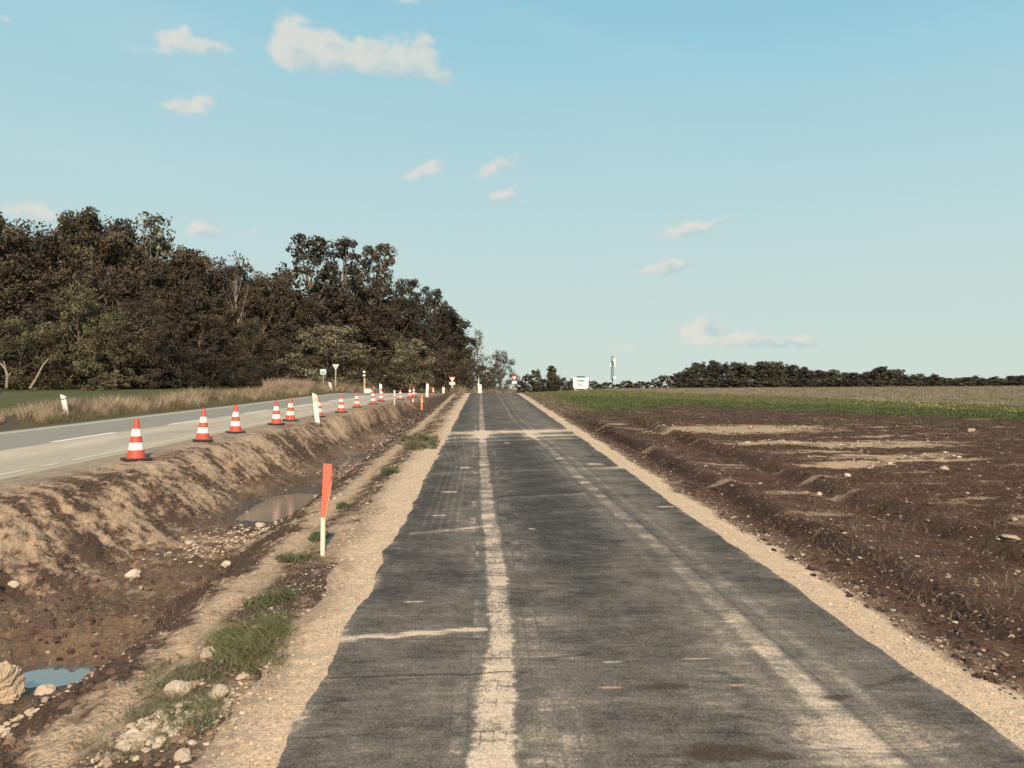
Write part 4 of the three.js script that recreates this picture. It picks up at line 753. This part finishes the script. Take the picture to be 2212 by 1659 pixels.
coneList.forEach(([px, py, h, label], i) => {
  const o = i ? protoCone.clone() : protoCone; if (i) { o.name = numbered('traffic_cone'); scene.add(o); o.userData = { ...o.userData }; }
  o.userData.label = label;
  const p = hit(px, py - 1) || { x: atD(px, 58), d: 58, y: H(atD(px, 58), 58), s: 58 };
  const s = clamp(h / fpx * p.s / .75, .5, 1.15);
  o.position.set(p.x, p.y + .004, -p.d); o.scale.setScalar(s); o.rotation.set((jit() - .5) * .09, .3 + jit() * .6, (jit() - .5) * .09);
});

// ------------------------------------------------------------------ posts and stakes
const whitePl = std([.80, .75, .66], .5), greyPl = std([.55, .50, .43], .6), black = std([.02, .018, .016], .6), yellowR = std([.62, .43, .16], .4), woodW = std([.72, .64, .5], .8), orangeP = std([.78, .15, .09], .65), orangeL = std([.78, .25, .10], .65), redP = std([.55, .06, .035], .6);
{ // the orange topped stake in front
  const p = hit(697, 1200), k = p.s / fpx, o = thing('marker_stake', 'wooden stake with a broad orange top and white foot on the gravel shoulder', 'stake', [p.x, p.y - .03, -p.d], -.12);
  const E = (pts, dep) => { const s = new THREE.Shape(); pts.forEach(([x, y], i) => i ? s.lineTo(x, y) : s.moveTo(x, y)); s.closePath(); const g = new THREE.ExtrudeGeometry(s, { depth: dep, bevelEnabled: true, bevelSize: .002, bevelThickness: .002, bevelSegments: 1 }); g.translate(0, 0, -dep / 2); return g; };
  const X = px => (px - 697) * k, Y = py => (1200 - py) * k + .03;
  part('white_foot', E([[X(693), 0], [X(701), 0], [X(702), Y(1118)], [X(694), Y(1118)]], .022), woodW, o);
  part('orange_board', E([[X(694), Y(1118)], [X(703), Y(1118)], [X(712), Y(1062)], [X(716), Y(1040)], [X(717), Y(1003)], [X(699), Y(1002)], [X(698), Y(1040)]], .02), orangeP, o);
  const edge = E([[X(703), Y(1117)], [X(705), Y(1117)], [X(714), Y(1062)], [X(717.5), Y(1041)], [X(715.8), Y(1041)], [X(712), Y(1062)]], .014); part('bare_wood_edge', edge, std([.52, .34, .2], .85), o);
}
function edgePost(name, label, px, pyB, hpx, lean, { d, w = .13, top = whitePl, ref = true, mat = whitePl, group } = {}) {
  let p = d ? null : hit(px, pyB); if (!p) { const dd = d ?? 60, x = atD(px, dd); p = { x, d: dd, y: H(x, dd), s: dd * 1.02 }; if (d) { const yb = topAt(px, pyB, d); p.y = Math.min(p.y + .4, Math.max(p.y - .05, yb)); } }
  const h = hpx / fpx * p.s / Math.cos(lean), o = thing(name, label, 'marker post', [p.x, p.y - .04, -p.d], .15, group);
  const s = new THREE.Shape(); s.moveTo(-w / 2, 0); s.lineTo(w / 2, 0); s.lineTo(w / 2, h - .04); s.lineTo(-w / 2, h + .04); s.closePath();
  const g = new THREE.ExtrudeGeometry(s, { depth: .07, bevelEnabled: true, bevelSize: .012, bevelThickness: .012, bevelSegments: 3 }); g.translate(0, 0, -.035);
  part('post', g, mat, o);
  if (ref) { const b = new THREE.BoxGeometry(w * .55, .16, .012); b.translate(0, h * .82, .052); part('reflector', b, ref === true ? yellowR : ref, o); }
  o.rotation.z = lean; return o;
}
edgePost('marker_post', 'large leaning white marker post among the cones beside the ditch', 686, 912, 63, .10, { w: .125 });
{ const o = edgePost('marker_post', 'white marker post leaning left in the dry grass across the road', 146, 904, 52, .17, { w: .13, ref: false }); const b = new THREE.BoxGeometry(.165, .03, .105); b.translate(0, .70, 0); part('dark_band', b, black, o); }
edgePost('marker_post', 'white marker post leaning left beside the give way sign back', 716, 844, 18, .2, { d: 60, w: .16, ref: false });
edgePost('marker_post', 'white marker post across the road behind a cone', 823, 845, 16, .06, { d: 58, w: .17, ref: false });
edgePost('marker_post', 'tall white marker post at the far end of the ditch', 922, 857, 29, -.05, { w: .15, ref: false });
edgePost('marker_post', 'short white marker post before the distant yellow bordered sign', 958, 848, 12, 0, { d: 62, w: .17, ref: false });
{ // thin stakes
  const stake = (label, px, py, hpx, w, bands) => { const p = hit(px, py), h = hpx / fpx * p.s, o = thing('survey_stake', label, 'stake', [p.x, p.y - .02, -p.d], .2); for (const [a, b, m, n] of bands) { const g = new THREE.CylinderGeometry(w / 2, w / 2, (b - a) * h, 10); g.translate(0, (a + b) / 2 * h, 0); part(n, g, m, o); } return o; };
  stake('thin grey white stake with a red ring among the far cones', 852, 875, 33, .085, [[0, .52, greyPl, 'shaft'], [.52, .6, redP, 'red_ring'], [.6, 1, whitePl, 'upper_shaft']]);
  stake('short orange stake with a pale middle near the ditch end', 911, 885, 33, .13, [[0, .55, orangeL, 'shaft'], [.55, .72, std([.8, .6, .42], .7), 'pale_band'], [.72, 1, orangeL, 'orange_top']]);
  stake('red and white banded stake in front of the tight pair of cones', 892, 875, 22, .10, [[0, .36, redP, 'shaft'], [.36, .62, whitePl, 'white_band'], [.62, 1, redP, 'red_top']]);
}

// ------------------------------------------------------------------ signs
const alu = std([.52, .52, .48], .45, { metalness: .2 }), galv = std([.42, .38, .31], .55);
function triShape(a, r = .06) { const s = new THREE.Shape(), h = a * .866; const P = [[-a / 2, h / 2], [a / 2, h / 2], [0, -h / 2]]; const n = P.length; for (let i = 0; i < n; i++) { const p = P[i], q = P[(i + 1) % n], o = P[(i + n - 1) % n]; const L = (u, v, t) => { const l = Math.hypot(v[0] - u[0], v[1] - u[1]); return [u[0] + (v[0] - u[0]) * t / l, u[1] + (v[1] - u[1]) * t / l]; }; const A = L(p, o, r), B = L(p, q, r); i ? s.lineTo(...A) : s.moveTo(...A); s.quadraticCurveTo(p[0], p[1], ...B); } s.closePath(); return s; }
const plate = (shape, dep) => { const g = new THREE.ExtrudeGeometry(shape, { depth: dep, bevelEnabled: false, curveSegments: 6 }); return g; };
function pole(o, h, r = .03, mat = galv, z = -.04) { const g = new THREE.CylinderGeometry(r, r, h, 12); g.translate(0, h / 2, z); return part('pole', g, mat, o); }
{ // back of a give way sign, left of the road
  const d = 60, x = atD(725, d), y = H(x, d), yt = topAt(725, 787, d), a = 14.5 / fpx * d * 1.02, o = thing('road_sign', 'give way sign seen from its plain grey back, on a thin pole', 'road sign', [x, y, -d], .12);
  pole(o, yt - y - .1, .045, galv, -.03); const g = plate(triShape(a), .012); g.translate(0, yt - y - a * .433, 0); part('sign_plate', g, std([.58, .60, .55], .5), o); const c = new THREE.BoxGeometry(.14, .05, .03); c.translate(0, yt - y - .2, .028); part('clamp', c, galv, o);
}
function giveWay(label, px, d, pyTop, wpx, plateRow, postW, postMat, extra) {
  const x = atD(px, d), y = H(x, d), yt = topAt(px, pyTop, d), a = wpx / fpx * d * 1.05, o = thing('give_way_sign', label, 'road sign', [x, y, -d], 0), h = yt - y;
  pole(o, h - .1, postW / 2, postMat, -.05);
  const g = plate(triShape(a), .012); g.translate(0, h - a * .433, 0); part('red_border', g, redP, o);
  const q = plate(triShape(a * .68, .03), .004); q.translate(0, h - a * .433 + a * .012, .013); part('white_face', q, whitePl, o);
  const [y0, y1, pw] = plateRow; const H0 = topAt(px, y0, d) - y, H1 = topAt(px, y1, d) - y, ww = pw / fpx * d; const b = new THREE.BoxGeometry(ww, H0 - H1, .015); b.translate(0, (H0 + H1) / 2, 0); part('sub_plate', b, whitePl, o);
  return o;
}
giveWay('give way sign with white plate on a thick white post, left of the path end', 977, 80, 814, 14, [825.5, 831, 12], .19, whitePl);
giveWay('distant give way sign with a white plate right of the path end', 1111, 105, 812, 11.5, [823, 828.5, 10], .08, galv);
{ // blue information sign near the trees
  const d = 61, x = atD(698, d), y = H(x, d), yt = topAt(698, 797.5, d), a = 11.5 / fpx * d, o = thing('information_sign', 'small pale blue square sign half hidden before the wood', 'road sign', [x, y, -d], .1);
  pole(o, yt - y, .035); const b = new THREE.BoxGeometry(a, a, .015); b.translate(0, yt - y - a / 2, 0); part('sign_plate', b, std([.60, .68, .66], .5), o);
  for (const [u, v, w, h] of [[-.05, -.12, .5, .34], [.28, -.24, .18, .3], [-.3, -.28, .14, .2]]) { const q = new THREE.BoxGeometry(a * w, a * h, .006); q.translate(a * u, yt - y - a / 2 + a * v, .012); part('blue_emblem', q, std([.12, .33, .37], .5), o); }
}
{ // banded post with the low white arrow plate, left road edge
  const d = 58, x = atD(787.5, d), y = H(x, d), yb = y, h = topAt(787, 797, d) - y, o = thing('banded_post', 'yellowish wooden post with black and white banded head beside the road', 'post', [x, y - .02, -d], .1), w = .11;
  const g = new THREE.BoxGeometry(w, h * .64, w); g.translate(0, h * .32, 0); part('post', g, std([.50, .37, .21], .8), o);
  const n = 5; for (let i = 0; i < n; i++) { const b = new THREE.BoxGeometry(w * 1.7 - .01 * i, h * .36 / n, w * .7); b.translate(-.03, h * (.64 + .36 * (i + .5) / n), 0); part(i % 2 ? 'white_band' : 'black_band', b, i % 2 ? whitePl : black, o); }
  const x2 = atD(795, d - .4), y2 = H(x2, d - .4), k = d / fpx, a = thing('arrow_board', 'low white board with a pointed right end at the foot of the banded post', 'sign', [x2, y2, -(d - .4)], .05);
  const s = new THREE.Shape(); s.moveTo(-7.5 * k, 0); s.lineTo(5 * k, 0); s.lineTo(8.5 * k, 4 * k); s.lineTo(4.5 * k, 8.5 * k); s.lineTo(-7 * k, 8.5 * k); s.closePath(); const e = new THREE.ExtrudeGeometry(s, { depth: .06, bevelEnabled: true, bevelSize: .01, bevelThickness: .01 }); e.translate(0, .03, 0); part('board', e, whitePl, a);
  for (const sx of [-.18, .1]) { const f = new THREE.BoxGeometry(.04, .05, .2); f.translate(sx, .012, .03); part('foot', f, galv, a); }
}
{ // white bollard with a thin mast at the path end
  const d = 80, x = atD(1035.5, d), y = H(x, d), k = d / fpx, o = thing('white_bollard', 'white bollard with a thin pole on top at the far end of the path', 'bollard', [x, y, -d]), h1 = topAt(1035, 832.5, d) - y, h2 = topAt(1035, 817.5, d) - y;
  const g = new THREE.BoxGeometry(8 * k, h1, .14); g.translate(.05, h1 / 2, 0); part('body', g, whitePl, o);
  const c = new THREE.BoxGeometry(9.5 * k, .1, .18); c.translate(0, h1 + .05, 0); part('cap', c, whitePl, o);
  const p = new THREE.CylinderGeometry(.03, .08, h2 - h1 - .1, 8); p.translate(-.08, (h1 + h2) / 2 + .05, 0); part('thin_pole', p, whitePl, o);
}

// ------------------------------------------------------------------ white box truck
{
  const d = 125, x = atD(1254.5, d), y = H(x, d), top = topAt(1254, 816, d) - y, W = 2.5, o = thing('box_truck', 'white box truck seen from behind beyond the brow of the field', 'truck', [x, y, -d], -.05);
  const box = new THREE.BoxGeometry(W, top - .95, 6.5); box.translate(0, .95 + (top - .95) / 2, -3.25); part('cargo_box', box, std([.86, .83, .77], .4), o);
  const door = new THREE.BoxGeometry(W / 2 - .06, top - 1.15, .03); for (const s of [-1, 1]) { const q = door.clone(); q.translate(s * W / 4, .95 + (top - .95) / 2, .016); const m = part('rear_door', q, std([.86, .83, .77], .4), o); const hb = new THREE.CylinderGeometry(.018, .018, top - 1.3, 6); hb.translate(s * .12, .95 + (top - .95) / 2, .05); part('lock_rod', hb, alu, m); }
  const cv = document.createElement('canvas'); cv.width = 512; cv.height = 384; const c = cv.getContext('2d'); c.fillStyle = '#f1eee6'; c.fillRect(0, 0, 512, 384);
  c.fillStyle = '#d08a4c'; c.fillRect(110, 56, 90, 66); c.fillStyle = '#7d9a6a'; c.fillRect(196, 56, 30, 66); c.fillStyle = '#2f9c80'; c.fillRect(222, 56, 160, 66);
  c.strokeStyle = '#4a2a2c'; c.lineWidth = 24; c.lineCap = 'round'; const L = (a, b, e, f) => { c.beginPath(); c.moveTo(a, b); c.lineTo(e, f); c.stroke(); };
  L(226, 150, 226, 176); L(226, 192, 226, 222); L(226, 222, 200, 242); L(226, 222, 252, 242); L(186, 254, 166, 274); L(268, 254, 290, 276); L(290, 276, 306, 270); L(150, 268, 158, 282); L(60, 270, 74, 276);
  const tx = new THREE.CanvasTexture(cv); tx.colorSpace = THREE.SRGBColorSpace;
  const dec = new THREE.BoxGeometry(W * .9, W * .9 * .75, .006); dec.translate(0, top - .1 - W * .45 * .75, .075); part('rear_emblem', dec, new THREE.MeshStandardMaterial({ map: tx, roughness: .45 }), o);
  const cab = new THREE.BoxGeometry(2.4, 2.3, 2); cab.translate(0, 1.55, -7.6); part('cab', cab, std([.7, .68, .64], .4), o);
  const def = new THREE.BoxGeometry(1.35, .42, .9); def.translate(.45, top + .12, -5.9); part('roof_unit', def, std([.05, .035, .045], .6), o); const dv = new THREE.BoxGeometry(.5, .2, .6); dv.translate(-.5, top + .07, -5.2); part('roof_vent', dv, std([.3, .36, .36], .6), o);
  const ch = new THREE.BoxGeometry(.9, .2, 8.4); ch.translate(0, .82, -4.2); part('chassis', ch, black, o);
  const bp = new THREE.BoxGeometry(2.3, .14, .08); bp.translate(0, .5, .02); part('bumper', bp, whitePl, o);
  for (const s of [-1, 1]) { const l = new THREE.BoxGeometry(.28, .12, .05); l.translate(s * .95, .66, .05); part('rear_light', l, redP, o); for (const z of [-1.2, -7.4]) { const w = new THREE.CylinderGeometry(.48, .48, .3, 20); w.rotateZ(Math.PI / 2); w.translate(s * .98, .48, z); part('wheel', w, rubber, o); } }
  const bk = hit(1226, 838); // dark block seen left of the truck
  const db = thing('dark_container', 'dark narrow container edge just left of the white truck', 'container', [x - 1.45, y - .3, -(d + 2)]); const q = new THREE.BoxGeometry(.42, top - .3, 3); q.translate(0, (top - .3) / 2, 0); part('body', q, std([.03, .022, .02], .8), db); const lid = new THREE.BoxGeometry(.5, .08, 3.1); lid.translate(0, top - .26, 0); part('lid', lid, std([.04, .03, .028], .8), db);
}
// ------------------------------------------------------------------ telecom mast
{
  const d = 340, x = atD(1323, d), y = H(x, d), k = d / fpx, Y = py => topAt(1323, py, d) - y, o = thing('telecom_mast', 'slim grey green telecom mast with white dishes behind the field', 'mast', [x, y, -d]);
  const teal = std([.20, .26, .25], .6), tealD = std([.26, .33, .32], .6), wd = std([.8, .8, .74], .45);
  const p = new THREE.CylinderGeometry(1.3 * k, 1.5 * k, Y(820), 14); p.translate(0, Y(820) / 2, 0); part('lower_pole', p, teal, o);
  const y0 = Y(820), y1 = Y(772), W = 2.0 * k, leg = []; const br = [];
  for (const [a, b] of [[-1, -1], [1, -1], [1, 1], [-1, 1]]) leg.push(limb(new THREE.Vector3(a * W, y0, b * W), new THREE.Vector3(a * W * .75, y1, b * W * .75), .28, .22, 6));
  for (let i = 0; i < 9; i++) { const ya = lerp(y0, y1, i / 9), yb = lerp(y0, y1, (i + 1) / 9); for (const f of [-1, 1]) { br.push(limb(new THREE.Vector3(-W, ya, f * W), new THREE.Vector3(W, yb, f * W), .16, .16, 5), limb(new THREE.Vector3(W, ya, f * W), new THREE.Vector3(-W, yb, f * W), .16, .16, 5), limb(new THREE.Vector3(f * W, ya, -W), new THREE.Vector3(f * W, yb, W), .14, .14, 5)); } }
  part('lattice_legs', mergeGeometries(leg), teal, o); part('cross_bracing', mergeGeometries(br), tealD, o);
  const cable = new THREE.CylinderGeometry(.4, .4, y1 - y0, 8); cable.translate(0, (y0 + y1) / 2, 0); part('cable_run', cable, teal, o);
  for (const [px, py, r] of [[1325.6, 778, 3.4], [1326, 816, 3.3], [1325.5, 783.5, 1.8]]) { const g = new THREE.CylinderGeometry(r * k, r * k, .8, 22); g.rotateX(Math.PI / 2); g.translate((px - 1323) * k, Y(py), W + .8); part('dish', g, wd, o); }
  for (const [px, py] of [[1317.5, 788.5], [1327.8, 788.5]]) { const g = new THREE.BoxGeometry(2.6 * k, 7 * k, .6); g.translate((px - 1323) * k, Y(py), W + .5); part('panel_antenna', g, wd, o); }
  const pl = new THREE.CylinderGeometry(4 * k, 3.2 * k, 1.1 * k, 12); pl.translate(0, Y(770.3), 0); part('top_platform', pl, tealD, o);
  for (const s of [-3, 0, 3]) { const g = new THREE.CylinderGeometry(.09, .12, 5 * k, 5); g.translate(s * k, Y(767), 0); part('whip_aerial', g, alu, o); }
}

renderer.render(scene, camera);
